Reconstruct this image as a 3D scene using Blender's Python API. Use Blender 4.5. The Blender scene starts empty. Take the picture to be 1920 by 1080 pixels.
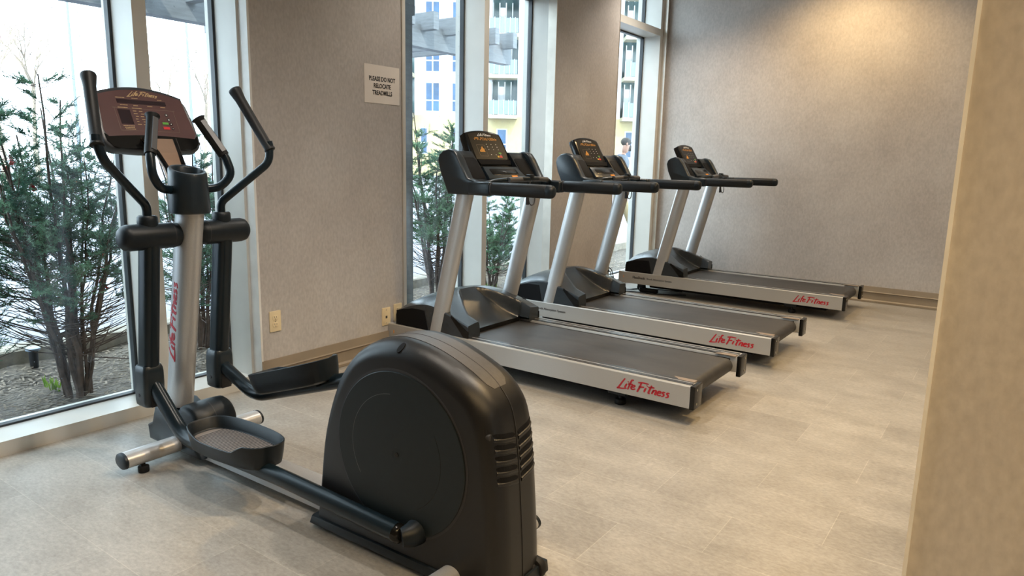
import bpy, math, random
from mathutils import Vector, Matrix, Quaternion
random.seed(7)
sc = bpy.context.scene
col = sc.collection
R = math.radians
PI = math.pi

# ------------------------------------------------------------------ camera
cam_d = bpy.data.cameras.new('camera')
cam = bpy.data.objects.new('camera', cam_d); col.objects.link(cam)
cam_d.sensor_width = 36.0
cam_d.lens = 1322.05 / 1920 * 36.0
cam_d.clip_start = 0.02; cam_d.clip_end = 400
yaw, pitch, roll = R(35.587), R(10.359), R(1.248)
Fv = Vector((-math.sin(yaw)*math.cos(pitch), math.cos(yaw)*math.cos(pitch), -math.sin(pitch)))
Rv = Vector((math.cos(yaw), math.sin(yaw), 0)); Uv = Rv.cross(Fv)
R2 = Rv*math.cos(roll) + Uv*math.sin(roll); U2 = R2.cross(Fv)
M = Matrix((R2, U2, -Fv)).transposed().to_4x4(); M.translation = Vector((0, 0, 1.25))
cam.matrix_world = M
sc.camera = cam

# ------------------------------------------------------------------ exposure, world, sun, big lights
sc.view_settings.view_transform = 'Standard'
sc.view_settings.look = 'None'
sc.view_settings.exposure = 1.08
sc.view_settings.gamma = 1.0
sc.view_settings.use_curve_mapping = False
w = bpy.data.worlds.new('world'); sc.world = w; w.use_nodes = True
nt = w.node_tree; nt.nodes.clear()
bg = nt.nodes.new('ShaderNodeBackground'); wo = nt.nodes.new('ShaderNodeOutputWorld')
bg.inputs[0].default_value = (0.74, 0.87, 1.0, 1); bg.inputs[1].default_value = 4.0
nt.links.new(bg.outputs[0], wo.inputs[0])

def sun(direction, strength, color, angle):
    d = bpy.data.lights.new('sun', 'SUN'); d.energy = strength; d.color = color; d.angle = R(angle)
    o = bpy.data.objects.new('sun', d); col.objects.link(o)
    o.rotation_euler = Vector(direction).to_track_quat('-Z', 'Y').to_euler(); return o
sun((-0.62, 0.45, -0.62), 1.8, (1.0, 0.94, 0.85), 1.0)

def spot(name, loc, energy, size=110, color=(1.0, 0.66, 0.36), blend=0.7, rad=0.06, aim=(0, 0, -1)):
    d = bpy.data.lights.new(name, 'SPOT'); d.energy = energy; d.spot_size = R(size); d.spot_blend = blend
    d.color = color; d.shadow_soft_size = rad
    o = bpy.data.objects.new(name, d); col.objects.link(o); o.location = loc
    o.rotation_euler = Vector(aim).to_track_quat('-Z', 'Y').to_euler(); return o
def area(name, loc, aim, sx, sy, energy, color=(1, 1, 1), portal=False):
    d = bpy.data.lights.new(name, 'AREA'); d.shape = 'RECTANGLE'; d.size = sx; d.size_y = sy
    d.energy = energy; d.color = color
    o = bpy.data.objects.new(name, d); col.objects.link(o); o.location = loc
    o.rotation_euler = Vector(aim).to_track_quat('-Z', 'Z').to_euler()
    if portal: d.cycles.is_portal = True
    return o
CEIL = 3.25
XG, XF, XW = -3.466, -3.276, -3.21
YB = 7.26
# warm ceiling downlights, plus neutral lamps added as wall fill (x, y, watts, warmth)
LAMPS = [(-1.42, 6.52, 62, 1), (-2.7, 6.3, 40, 0), (-0.5, 4.6, 52, 1), (-2.5, 3.9, 42, 0), (-0.1, 2.8, 106, 1), (0.9, 4.2, 22, 1), (-1.7, 1.3, 44, 0), (1.2, 0.4, 92, 1), (0.2, -0.6, 76, 1), (0.6, 6.4, 30, 0), (-0.8, 2.2, 70, 0)]
for x, y, e_, wm in LAMPS:
    spot('downlight_and_fill', (x, y, CEIL-0.03), e_, 140 if y > 6.45 else 118, color=(1.0, 0.69, 0.34) if wm else (1.0, 0.90, 0.78), rad=0.06)
# portals (guide the sky's light in through the three window bays)
for y0, y1 in ((0.25, 2.15), (3.36, 5.04), (6.2, 7.14)):
    area('window_portal', (XG-0.04, (y0+y1)/2, CEIL/2), (1, 0, 0), y1-y0, CEIL, 1, portal=True)

# ------------------------------------------------------------------ tags
def tag(o, label=None, cat=None, group=None, kind=None):
    if label: o['label'] = label
    if cat: o['category'] = cat
    if group: o['group'] = group
    if kind: o['kind'] = kind
    return o
def empty(name, loc=(0, 0, 0), rz=0, parent=None):
    o = bpy.data.objects.new(name, None); col.objects.link(o); o.location = loc; o.rotation_euler = (0, 0, rz)
    o.empty_display_size = 0.1
    if parent: o.parent = parent
    return o
def kids(o): return [c for c in list(col.objects) if c.parent == o]
def copy_tree(o, parent=None):
    c = o.copy(); col.objects.link(c)
    if parent: c.parent = parent
    for ch in kids(o): copy_tree(ch, c)
    return c

# ------------------------------------------------------------------ materials
def mat(name, color, rough=0.5, metal=0.0, noise=None, bump=None, spec=0.5, coat=0.0, emit=None, trans=None, color2=None, aniso=None):
    """noise=(scale, amount[, stretch]) varies the colour; bump=(scale, strength)"""
    m = bpy.data.materials.new(name); m.use_nodes = True
    t = m.node_tree; b = t.nodes['Principled BSDF']
    b.inputs['Base Color'].default_value = (*color, 1); b.inputs['Roughness'].default_value = rough
    b.inputs['Metallic'].default_value = metal; b.inputs['Specular IOR Level'].default_value = spec
    b.inputs['Coat Weight'].default_value = coat
    if max(color) < 0.025 and spec == 0.5: b.inputs['Specular IOR Level'].default_value = 0.34
    tc = t.nodes.new('ShaderNodeTexCoord')
    if emit:
        b.inputs['Emission Color'].default_value = (*emit[0], 1); b.inputs['Emission Strength'].default_value = emit[1]
    n_sc, n_am = (noise[0], noise[1]) if noise else (12.0, 0.06)
    mp = t.nodes.new('ShaderNodeMapping')
    if noise and len(noise) > 2: mp.inputs['Scale'].default_value = noise[2]
    t.links.new(tc.outputs['Object'], mp.inputs[0])
    nz = t.nodes.new('ShaderNodeTexNoise'); nz.inputs['Scale'].default_value = n_sc; nz.inputs['Detail'].default_value = 6
    t.links.new(mp.outputs[0], nz.inputs['Vector'])
    rp = t.nodes.new('ShaderNodeValToRGB')
    c2 = color2 if color2 else tuple(min(1, c*(1+n_am)) for c in color)
    c1 = color if color2 else tuple(c*(1-n_am) for c in color)
    rp.color_ramp.elements[0].color = (*c1, 1); rp.color_ramp.elements[1].color = (*c2, 1)
    rp.color_ramp.elements[0].position = 0.33; rp.color_ramp.elements[1].position = 0.67
    t.links.new(nz.outputs['Fac'], rp.inputs[0]); t.links.new(rp.outputs[0], b.inputs['Base Color'])
    if bump:
        n2 = t.nodes.new('ShaderNodeTexNoise'); n2.inputs['Scale'].default_value = bump[0]; n2.inputs['Detail'].default_value = 4
        t.links.new(mp.outputs[0], n2.inputs['Vector'])
        bp = t.nodes.new('ShaderNodeBump'); bp.inputs['Strength'].default_value = bump[1]; bp.inputs['Distance'].default_value = 0.002
        t.links.new(n2.outputs['Fac'], bp.inputs['Height']); t.links.new(bp.outputs[0], b.inputs['Normal'])
    return m

def wall_material():
    m = bpy.data.materials.new('mottled_wallcovering'); m.use_nodes = True
    t = m.node_tree; b = t.nodes['Principled BSDF']; b.inputs['Roughness'].default_value = 0.62
    b.inputs['Specular IOR Level'].default_value = 0.35
    tc = t.nodes.new('ShaderNodeTexCoord')
    n1 = t.nodes.new('ShaderNodeTexNoise'); n1.inputs['Scale'].default_value = 1.3; n1.inputs['Detail'].default_value = 9; n1.inputs['Roughness'].default_value = 0.6
    n2 = t.nodes.new('ShaderNodeTexNoise'); n2.inputs['Scale'].default_value = 75; n2.inputs['Detail'].default_value = 5
    mp = t.nodes.new('ShaderNodeMapping'); mp.inputs['Scale'].default_value = (1, 1, 0.55)
    t.links.new(tc.outputs['Object'], mp.inputs[0]); t.links.new(mp.outputs[0], n2.inputs['Vector']); t.links.new(tc.outputs['Object'], n1.inputs['Vector'])
    r1 = t.nodes.new('ShaderNodeValToRGB')
    r1.color_ramp.elements[0].position = 0.3; r1.color_ramp.elements[1].position = 0.72
    r1.color_ramp.elements[0].color = (0.455, 0.418, 0.392, 1); r1.color_ramp.elements[1].color = (0.605, 0.575, 0.548, 1)
    r2 = t.nodes.new('ShaderNodeValToRGB'); r2.color_ramp.elements[0].position = 0.3; r2.color_ramp.elements[1].position = 0.7
    r2.color_ramp.elements[0].color = (0.78, 0.78, 0.78, 1); r2.color_ramp.elements[1].color = (1, 1, 1, 1)
    mx = t.nodes.new('ShaderNodeMix'); mx.data_type = 'RGBA'; mx.blend_type = 'MULTIPLY'; mx.inputs['Factor'].default_value = 0.8
    t.links.new(n1.outputs['Fac'], r1.inputs[0]); t.links.new(n2.outputs['Fac'], r2.inputs[0])
    t.links.new(r1.outputs[0], mx.inputs['A']); t.links.new(r2.outputs[0], mx.inputs['B'])
    t.links.new(mx.outputs['Result'], b.inputs['Base Color'])
    bp = t.nodes.new('ShaderNodeBump'); bp.inputs['Strength'].default_value = 0.35; bp.inputs['Distance'].default_value = 0.002
    t.links.new(n2.outputs['Fac'], bp.inputs['Height']); t.links.new(bp.outputs[0], b.inputs['Normal'])
    return m

def floor_material():
    m = bpy.data.materials.new('concrete_look_plank_tile'); m.use_nodes = True
    t = m.node_tree; b = t.nodes['Principled BSDF']
    b.inputs['Specular IOR Level'].default_value = 0.5
    tc = t.nodes.new('ShaderNodeTexCoord'); mp = t.nodes.new('ShaderNodeMapping')
    mp.inputs['Location'].default_value = (0.71+0.305+6.1, -2.09+0.2925*20, 0)
    t.links.new(tc.outputs['Object'], mp.inputs[0])
    bk = t.nodes.new('ShaderNodeTexBrick'); bk.offset = 0.5; bk.offset_frequency = 2; bk.squash = 1.0; bk.squash_frequency = 2
    bk.inputs['Scale'].default_value = 1.0; bk.inputs['Mortar Size'].default_value = 0.0014; bk.inputs['Mortar Smooth'].default_value = 0.2
    bk.inputs['Brick Width'].default_value = 0.61; bk.inputs['Row Height'].default_value = 0.2925; bk.inputs['Bias'].default_value = 0.0
    bk.inputs['Color1'].default_value = (0.345, 0.327, 0.298, 1); bk.inputs['Color2'].default_value = (0.425, 0.405, 0.370, 1)
    bk.inputs['Mortar'].default_value = (0.50, 0.475, 0.425, 1)
    t.links.new(mp.outputs[0], bk.inputs['Vector'])
    mp2 = t.nodes.new('ShaderNodeMapping'); mp2.inputs['Scale'].default_value = (1.0, 1.7, 1)
    t.links.new(tc.outputs['Object'], mp2.inputs[0])
    n1 = t.nodes.new('ShaderNodeTexNoise'); n1.inputs['Scale'].default_value = 4; n1.inputs['Detail'].default_value = 10; n1.inputs['Roughness'].default_value = 0.68
    t.links.new(mp2.outputs[0], n1.inputs['Vector'])
    n2 = t.nodes.new('ShaderNodeTexNoise'); n2.inputs['Scale'].default_value = 48; n2.inputs['Detail'].default_value = 6; n2.inputs['Roughness'].default_value = 0.7
    t.links.new(mp2.outputs[0], n2.inputs['Vector'])
    r1 = t.nodes.new('ShaderNodeValToRGB'); r1.color_ramp.elements[0].position = 0.32; r1.color_ramp.elements[1].position = 0.68
    r1.color_ramp.elements[0].color = (0.80, 0.79, 0.775, 1); r1.color_ramp.elements[1].color = (1.10, 1.095, 1.09, 1)
    r2 = t.nodes.new('ShaderNodeValToRGB'); r2.color_ramp.elements[0].position = 0.30; r2.color_ramp.elements[1].position = 0.66
    r2.color_ramp.elements[0].color = (0.66, 0.65, 0.63, 1); r2.color_ramp.elements[1].color = (1.08, 1.08, 1.08, 1)
    t.links.new(n1.outputs['Fac'], r1.inputs[0]); t.links.new(n2.outputs['Fac'], r2.inputs[0])
    x1 = t.nodes.new('ShaderNodeMix'); x1.data_type = 'RGBA'; x1.blend_type = 'MULTIPLY'; x1.inputs['Factor'].default_value = 1
    x2 = t.nodes.new('ShaderNodeMix'); x2.data_type = 'RGBA'; x2.blend_type = 'MULTIPLY'; x2.inputs['Factor'].default_value = 0.8
    t.links.new(bk.outputs['Color'], x1.inputs['A']); t.links.new(r1.outputs[0], x1.inputs['B'])
    t.links.new(x1.outputs['Result'], x2.inputs['A']); t.links.new(r2.outputs[0], x2.inputs['B'])
    t.links.new(x2.outputs['Result'], b.inputs['Base Color'])
    rr = t.nodes.new('ShaderNodeMapRange'); rr.inputs['To Min'].default_value = 0.25; rr.inputs['To Max'].default_value = 0.42
    t.links.new(n1.outputs['Fac'], rr.inputs['Value']); t.links.new(rr.outputs[0], b.inputs['Roughness'])
    bp = t.nodes.new('ShaderNodeBump'); bp.inputs['Strength'].default_value = 0.15; bp.inputs['Distance'].default_value = 0.001
    t.links.new(n2.outputs['Fac'], bp.inputs['Height']); t.links.new(bp.outputs[0], b.inputs['Normal'])
    return m

def glass_material():
    m = bpy.data.materials.new('window_glass'); m.use_nodes = True
    t = m.node_tree; t.nodes.clear()
    o = t.nodes.new('ShaderNodeOutputMaterial'); mx = t.nodes.new('ShaderNodeMixShader')
    tr = t.nodes.new('ShaderNodeBsdfTransparent'); tr.inputs[0].default_value = (0.93, 0.97, 0.965, 1)
    gl = t.nodes.new('ShaderNodeBsdfGlossy'); gl.inputs['Roughness'].default_value = 0.01
    fr = t.nodes.new('ShaderNodeFresnel'); fr.inputs[0].default_value = 1.45
    # faint dusty streaks
    tc = t.nodes.new('ShaderNodeTexCoord'); mp = t.nodes.new('ShaderNodeMapping'); mp.inputs['Scale'].default_value = (1, 5, 0.7)
    nz = t.nodes.new('ShaderNodeTexNoise'); nz.inputs['Scale'].default_value = 1.7; nz.inputs['Detail'].default_value = 5
    t.links.new(tc.outputs['Object'], mp.inputs[0]); t.links.new(mp.outputs[0], nz.inputs['Vector'])
    rg = t.nodes.new('ShaderNodeMapRange'); rg.inputs['From Min'].default_value = 0.45; rg.inputs['From Max'].default_value = 0.85
    rg.inputs['To Min'].default_value = 0.0; rg.inputs['To Max'].default_value = 0.035
    t.links.new(nz.outputs['Fac'], rg.inputs['Value'])
    df = t.nodes.new('ShaderNodeBsdfTranslucent'); df.inputs[0].default_value = (0.9, 0.95, 1, 1)
    m2 = t.nodes.new('ShaderNodeMixShader')
    t.links.new(rg.outputs[0], m2.inputs[0]); t.links.new(tr.outputs[0], m2.inputs[1]); t.links.new(df.outputs[0], m2.inputs[2])
    ge = t.nodes.new('ShaderNodeNewGeometry'); ml = t.nodes.new('ShaderNodeMath'); ml.operation = 'MULTIPLY'
    sb = t.nodes.new('ShaderNodeMath'); sb.operation = 'SUBTRACT'; sb.inputs[0].default_value = 1.0
    t.links.new(ge.outputs['Backfacing'], sb.inputs[1]); t.links.new(fr.outputs[0], ml.inputs[0]); t.links.new(sb.outputs[0], ml.inputs[1])
    t.links.new(ml.outputs[0], mx.inputs[0]); t.links.new(m2.outputs[0], mx.inputs[1]); t.links.new(gl.outputs[0], mx.inputs[2])
    t.links.new(mx.outputs[0], o.inputs[0]); return m

def leaf_material(name, c1, c2):
    m = bpy.data.materials.new(name); m.use_nodes = True
    t = m.node_tree; b = t.nodes['Principled BSDF']; b.inputs['Roughness'].default_value = 0.55
    tc = t.nodes.new('ShaderNodeTexCoord'); nz = t.nodes.new('ShaderNodeTexNoise'); nz.inputs['Scale'].default_value = 9; nz.inputs['Detail'].default_value = 3
    t.links.new(tc.outputs['Object'], nz.inputs['Vector'])
    rp = t.nodes.new('ShaderNodeValToRGB'); rp.color_ramp.elements[0].position = 0.38; rp.color_ramp.elements[1].position = 0.64
    rp.color_ramp.elements[0].color = (*c1, 1); rp.color_ramp.elements[1].color = (*c2, 1)
    t.links.new(nz.outputs['Fac'], rp.inputs[0]); t.links.new(rp.outputs[0], b.inputs['Base Color'])
    tl = t.nodes.new('ShaderNodeBsdfTranslucent'); t.links.new(rp.outputs[0], tl.inputs[0])
    mx = t.nodes.new('ShaderNodeMixShader'); mx.inputs[0].default_value = 0.42
    out = t.nodes['Material Output']
    t.links.new(b.outputs[0], mx.inputs[1]); t.links.new(tl.outputs[0], mx.inputs[2]); t.links.new(mx.outputs[0], out.inputs[0])
    return m

MW = wall_material(); MFL = floor_material(); MGL = glass_material()
MT = {
 'ceiling': mat('painted_ceiling', (0.70, 0.70, 0.69), 0.8),
 'alum': mat('painted_aluminium_white', (0.61, 0.595, 0.55), 0.38, 0.0, (6, 0.03)),
 'gasket': mat('black_gasket', (0.03, 0.035, 0.04), 0.5),
 'trimmetal': mat('satin_metal_trim', (0.62, 0.57, 0.50), 0.4, 0.6),
 'bead': mat('white_corner_bead', (0.80, 0.79, 0.76), 0.5),
 'base': mat('taupe_vinyl_baseboard', (0.30, 0.245, 0.18), 0.42, 0, (4, 0.08)),
 'paper': mat('paper', (0.80, 0.74, 0.68), 0.55, 0, (5, 0.03)),
 'ink': mat('black_ink', (0.03, 0.03, 0.035), 0.6),
 'almond': mat('almond_plastic', (0.80, 0.66, 0.42), 0.35, 0, (5, 0.02)),
 'silver': mat('silver_powder_coat', (0.50, 0.50, 0.50), 0.34, 0.40, (300, 0.05), (400, 0.05)),
 'silver_rail': mat('silver_rail_paint', (0.45, 0.44, 0.42), 0.36, 0.35, (250, 0.03)),
 'plastic': mat('black_textured_plastic', (0.007, 0.0115, 0.016), 0.42, 0, (60, 0.12), (700, 0.12)),
 'charcoal': mat('charcoal_satin_plastic', (0.010, 0.018, 0.025), 0.30, 0, (40, 0.1), (800, 0.12), spec=0.52),
 'casing': mat('dark_console_casing', (0.035, 0.038, 0.045), 0.30),
 'hood': mat('hood_satin_plastic', (0.020, 0.027, 0.034), 0.27, 0, (40, 0.08), (800, 0.10), spec=0.75),
 'footstrip': mat('dark_foot_strip', (0.045, 0.047, 0.050), 0.25, 0.2, (200, 0.05, (0.02, 1, 1)), spec=0.7),
 'pit': mat('recess_shade_and_lip_black', (0.003, 0.003, 0.004), 0.7, spec=0.2),  # shade of slots, pockets and gaps put into this black; also the pod lip
 'cover': mat('satin_graphite_plastic', (0.008, 0.008, 0.0085), 0.36, 0, (50, 0.1), (900, 0.15), spec=0.45),
 'panel': mat('top_panel_sheen_grey', (0.075, 0.070, 0.066), 0.38, 0.2, (90, 0.08), (900, 0.2)),
 'disc': mat('crank_disc_plastic', (0.007, 0.012, 0.014), 0.45, 0, (50, 0.08), (600, 0.08)),
 'rubber': mat('black_rubber', (0.008, 0.008, 0.009), 0.6, 0, (50, 0.1), (500, 0.2)),
 'blacktube': mat('black_tube_paint', (0.005, 0.012, 0.018), 0.28, 0, (60, 0.1)),
 'gloss': mat('gloss_black_plastic', (0.007, 0.007, 0.007), 0.16),
 'belt': mat('treadmill_belt', (0.036, 0.034, 0.032), 0.48, 0, (3, 0.3, (1, 3, 1)), (900, 0.2)),
 'grip': mat('grip_rubber', (0.010, 0.011, 0.012), 0.48, 0, (100, 0.1), (500, 0.15)),
 'sensor': mat('grey_sensor_plate', (0.12, 0.12, 0.125), 0.4, 0.4),
 'screenface': mat('console_face_maroon', (0.110, 0.052, 0.052), 0.32, 0, (8, 0.1)),
 'screendark': mat('console_window', (0.030, 0.018, 0.024), 0.15),
 'tmface': mat('treadmill_display_face', (0.006, 0.0055, 0.0055), 0.35, spec=0.2),
 'red': mat('logo_red', (0.42, 0.010, 0.022), 0.45),
 'gold': mat('logo_gold', (0.62, 0.45, 0.24), 0.4, 0.2),
 'white': mat('white_print', (0.75, 0.75, 0.74), 0.5),
 'darkprint': mat('dark_print', (0.07, 0.07, 0.075), 0.5),
 'led': mat('amber_led', (0.45, 0.17, 0.02), 0.4, emit=((1.0, 0.42, 0.06), 0.25)),
 'btn_red': mat('red_button', (0.70, 0.03, 0.04), 0.4), 'btn_green': mat('green_button', (0.12, 0.40, 0.06), 0.4),
 'btn_yellow': mat('yellow_button', (0.8, 0.5, 0.05), 0.4), 'warn': mat('orange_label', (0.85, 0.30, 0.02), 0.5),
 'pedalgroove': mat('grey_pedal_tread', (0.22, 0.20, 0.19), 0.5, 0.0, (30, 0.1)),
 'copper': mat('console_neck_tan', (0.42, 0.28, 0.20), 0.35, 0.5),
 'tape': mat('brown_tape', (0.25, 0.19, 0.14), 0.4),
 'mulch': None, 'asphalt': mat('asphalt_sunlit', (0.19, 0.19, 0.215), 0.85, 0, (60, 0.15), (120, 0.4)),
 'curb': mat('curb_concrete', (0.22, 0.19, 0.145), 0.85, 0, (18, 0.25), (90, 0.6)),
 'bark': mat('bark', (0.085, 0.055, 0.042), 0.8, 0, (25, 0.35), (80, 0.6)),
 'barebark': mat('pale_bark', (0.26, 0.21, 0.16), 0.8, 0, (10, 0.2)),
 'leaf': leaf_material('evergreen_needles', (0.028, 0.085, 0.055), (0.16, 0.30, 0.18)),
 'leafl': leaf_material('fresh_needles', (0.04, 0.12, 0.06), (0.20, 0.36, 0.20)),
 'grassm': leaf_material('spring_grass', (0.10, 0.20, 0.015), (0.24, 0.34, 0.04)),
 'streak': mat('red_streak', (0.42, 0.015, 0.02), 0.4), 'streak2': mat('orange_streak', (0.5, 0.15, 0.01), 0.4),
 'timber': mat('grey_timber', (0.115, 0.125, 0.135), 0.8, 0, (6, 0.15, (1, 1, 8)), (40, 0.3)),
 'bwhite': mat('facade_white', (0.42, 0.43, 0.44), 0.7), 'byellow': mat('facade_yellow', (0.40, 0.33, 0.17), 0.8, 0, (3, 0.05)),
 'bwin': mat('facade_glass', (0.018, 0.055, 0.12), 0.12, 0.0, (0.6, 0.45)), 'brail': mat('balcony_glass', (0.13, 0.19, 0.22), 0.2),
 'bslab': mat('balcony_slab', (0.30, 0.27, 0.19), 0.8), 'bgreen': mat('facade_greenish_glass', (0.035, 0.060, 0.062), 0.15, 0.0, (0.7, 0.4)),
 'skin': mat('skin', (0.20, 0.105, 0.07), 0.5), 'shirt': mat('grey_shirt', (0.045, 0.058, 0.078), 0.8), 'khaki': mat('khaki_trousers', (0.16, 0.125, 0.06), 0.8),
 'hair': mat('dark_hair', (0.014, 0.011, 0.009), 0.7), 'shoe': mat('shoe', (0.16, 0.03, 0.03), 0.6),
 'dot': mat('bird_marker_dot', (0.22, 0.25, 0.30), 0.5), 'lampgrey': mat('galvanised', (0.16, 0.20, 0.25), 0.5, 0.3),
 'brass': mat('screw_steel', (0.45, 0.42, 0.36), 0.3, 0.9),
}
def mulch_material():
    m = bpy.data.materials.new('bark_mulch'); m.use_nodes = True
    t = m.node_tree; b = t.nodes['Principled BSDF']; b.inputs['Roughness'].default_value = 0.9
    tc = t.nodes.new('ShaderNodeTexCoord')
    v = t.nodes.new('ShaderNodeTexVoronoi'); v.inputs['Scale'].default_value = 45
    n = t.nodes.new('ShaderNodeTexNoise'); n.inputs['Scale'].default_value = 7; n.inputs['Detail'].default_value = 10; n.inputs['Roughness'].default_value = 0.75
    t.links.new(tc.outputs['Object'], v.inputs['Vector']); t.links.new(tc.outputs['Object'], n.inputs['Vector'])
    r1 = t.nodes.new('ShaderNodeValToRGB'); r1.color_ramp.elements[0].color = (0.030, 0.022, 0.015, 1); r1.color_ramp.elements[1].color = (0.16, 0.125, 0.09, 1)
    r1.color_ramp.elements[0].position = 0.2; r1.color_ramp.elements[1].position = 0.9
    mx = t.nodes.new('ShaderNodeMix'); mx.data_type = 'RGBA'; mx.inputs['Factor'].default_value = 0.5
    r2 = t.nodes.new('ShaderNodeValToRGB'); r2.color_ramp.elements[0].color = (0.035, 0.026, 0.018, 1); r2.color_ramp.elements[1].color = (0.18, 0.145, 0.105, 1)
    r2.color_ramp.elements[0].position = 0.35; r2.color_ramp.elements[1].position = 0.65
    t.links.new(v.outputs['Color'], r1.inputs[0]); t.links.new(n.outputs['Fac'], r2.inputs[0])
    t.links.new(r1.outputs[0], mx.inputs['A']); t.links.new(r2.outputs[0], mx.inputs['B']); t.links.new(mx.outputs['Result'], b.inputs['Base Color'])
    bp = t.nodes.new('ShaderNodeBump'); bp.inputs['Strength'].default_value = 0.8; bp.inputs['Distance'].default_value = 0.02
    t.links.new(v.outputs['Distance'], bp.inputs['Height']); t.links.new(bp.outputs[0], b.inputs['Normal'])
    return m
MT['mulch'] = mulch_material()

# ------------------------------------------------------------------ mesh builder
class MB:
    def __init__(s): s.v = []; s.f = []
    def add(s, vs, fs):
        o = len(s.v); s.v += [tuple(p) for p in vs]; s.f += [tuple(i+o for i in q) for q in fs]; return s
    def box(s, lo, hi, rot=None, piv=None):
        (a, b, c), (d, e, f) = lo, hi
        P = [Vector(p) for p in ((a,b,c),(d,b,c),(d,e,c),(a,e,c),(a,b,f),(d,b,f),(d,e,f),(a,e,f))]
        if rot is not None:
            pv = Vector(piv) if piv is not None else Vector(((a+d)/2, (b+e)/2, (c+f)/2)); P = [pv + rot @ (p-pv) for p in P]
        return s.add(P, [(0,3,2,1),(4,5,6,7),(0,1,5,4),(1,2,6,5),(2,3,7,6),(3,0,4,7)])
    def rings(s, rings, closed=True, cap=True):
        n = len(rings[0]); vs = [p for r in rings for p in r]; fs = []
        for i in range(len(rings)-1):
            for j in range(n if closed else n-1):
                k = (j+1) % n; fs.append((i*n+j, i*n+k, (i+1)*n+k, (i+1)*n+j))
        if cap:
            fs.append(tuple(range(n-1, -1, -1))); fs.append(tuple((len(rings)-1)*n+j for j in range(n)))
        return s.add(vs, fs)
    def tube(s, pts, r, seg=14, cap=True, ry=None, up=(0, 0, 1), round_end=0):
        """sweep an ellipse (r along 'side', ry along 'up') along a polyline; r may be a list"""
        P = [Vector(p) for p in pts]; n = len(P)
        rs = list(r) if isinstance(r, (list, tuple)) else [r]*n
        rys = (list(ry) if isinstance(ry, (list, tuple)) else [ry]*n) if ry is not None else rs
        if round_end:
            q = []; 
            for e in (0, 1):
                pass
        T = []
        for i in range(n):
            a = P[max(i-1, 0)]; b = P[min(i+1, n-1)]; T.append((b-a).normalized())
        u = Vector(up)
        if abs(T[0].dot(u.normalized())) > 0.95: u = Vector((1, 0, 0))
        rings = []
        for i in range(n):
            u = (u - T[i]*u.dot(T[i])).normalized(); sd = T[i].cross(u)
            rings.append([P[i] + sd*(rs[i]*math.cos(2*PI*j/seg)) + u*(rys[i]*math.sin(2*PI*j/seg)) for j in range(seg)])
        return s.rings(rings, True, cap)
    def cyl(s, a, b, r, seg=24, r2=None, bev=0.0):
        a = Vector(a); b = Vector(b); r2 = r if r2 is None else r2
        if bev:
            d = (b-a).normalized()
            return s.tube([a, a+d*bev*0.3, a+d*bev, b-d*bev, b-d*bev*0.3, b], [r-bev, r-bev*0.3, r, r2, r2-bev*0.3, r2-bev], seg)
        return s.tube([a, b], [r, r2], seg)
    def sphere(s, c, r, seg=16, rg=10, sc_=(1, 1, 1)):
        c = Vector(c); rings = []
        for i in range(1, rg):
            t = PI*i/rg
            rings.append([c + Vector((r*sc_[0]*math.sin(t)*math.cos(2*PI*j/seg), r*sc_[1]*math.sin(t)*math.sin(2*PI*j/seg), r*sc_[2]*math.cos(t))) for j in range(seg)])
        rings = rings[::-1]
        return s.rings(rings, True, True)
    def prism(s, poly, axis, a, b, bev=0.0):
        """extrude 2-D polygon; axis 'y': poly=(x,z); 'x': (y,z); 'z': (x,y)"""
        def mk(p, t):
            return {'y': (p[0], t, p[1]), 'x': (t, p[0], p[1]), 'z': (p[0], p[1], t)}[axis]
        if bev:
            cx = sum(p[0] for p in poly)/len(poly); cy = sum(p[1] for p in poly)/len(poly)
            def shr(k):
                out = []
                n = len(poly)
                for i in range(n):
                    p0, p1, p2 = Vector(poly[i-1]), Vector(poly[i]), Vector(poly[(i+1) % n])
                    e1 = (p1-p0); e2 = (p2-p1)
                    if e1.length < 1e-9 or e2.length < 1e-9: out.append(tuple(p1)); continue
                    e1.normalize(); e2.normalize()
                    n1 = Vector((e1.y, -e1.x)); n2 = Vector((e2.y, -e2.x)); m = n1+n2
                    if m.length < 1e-6: m = n1
                    m.normalize(); c = max(0.5, m.dot(n1)); out.append((p1.x - sg*m.x*k/c, p1.y - sg*m.y*k/c))
                return out
            ar = sum(poly[i-1][0]*poly[i][1]-poly[i][0]*poly[i-1][1] for i in range(len(poly)))
            sg = 1 if ar > 0 else -1
            sn = 1 if b > a else -1
            lay = [(a, bev), (a+sn*bev*0.3, bev*0.3), (a+sn*bev, 0), (b-sn*bev, 0), (b-sn*bev*0.3, bev*0.3), (b, bev)]
            return s.rings([[mk(p, t) for p in shr(k)] for t, k in lay])
        return s.rings([[mk(p, a) for p in poly], [mk(p, b) for p in poly]])
    def build(s, name, m, parent=None, smooth=35, loc=None, xf=None):
        me = bpy.data.meshes.new(name)
        vs = s.v if xf is None else [xf @ Vector(p) for p in s.v]
        me.from_pydata([tuple(p) for p in vs], [], s.f)
        import bmesh
        bm = bmesh.new(); bm.from_mesh(me); bmesh.ops.recalc_face_normals(bm, faces=bm.faces[:]) if len(s.f) < 60000 and getattr(s, 'fix', True) else None
        bm.to_mesh(me); bm.free()
        if smooth:
            me.polygons.foreach_set('use_smooth', [True]*len(me.polygons)); me.set_sharp_from_angle(angle=R(smooth))
        me.materials.append(m); me.update()
        o = bpy.data.objects.new(name, me); col.objects.link(o)
        if parent: o.parent = parent
        if loc: o.location = loc
        return o

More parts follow.
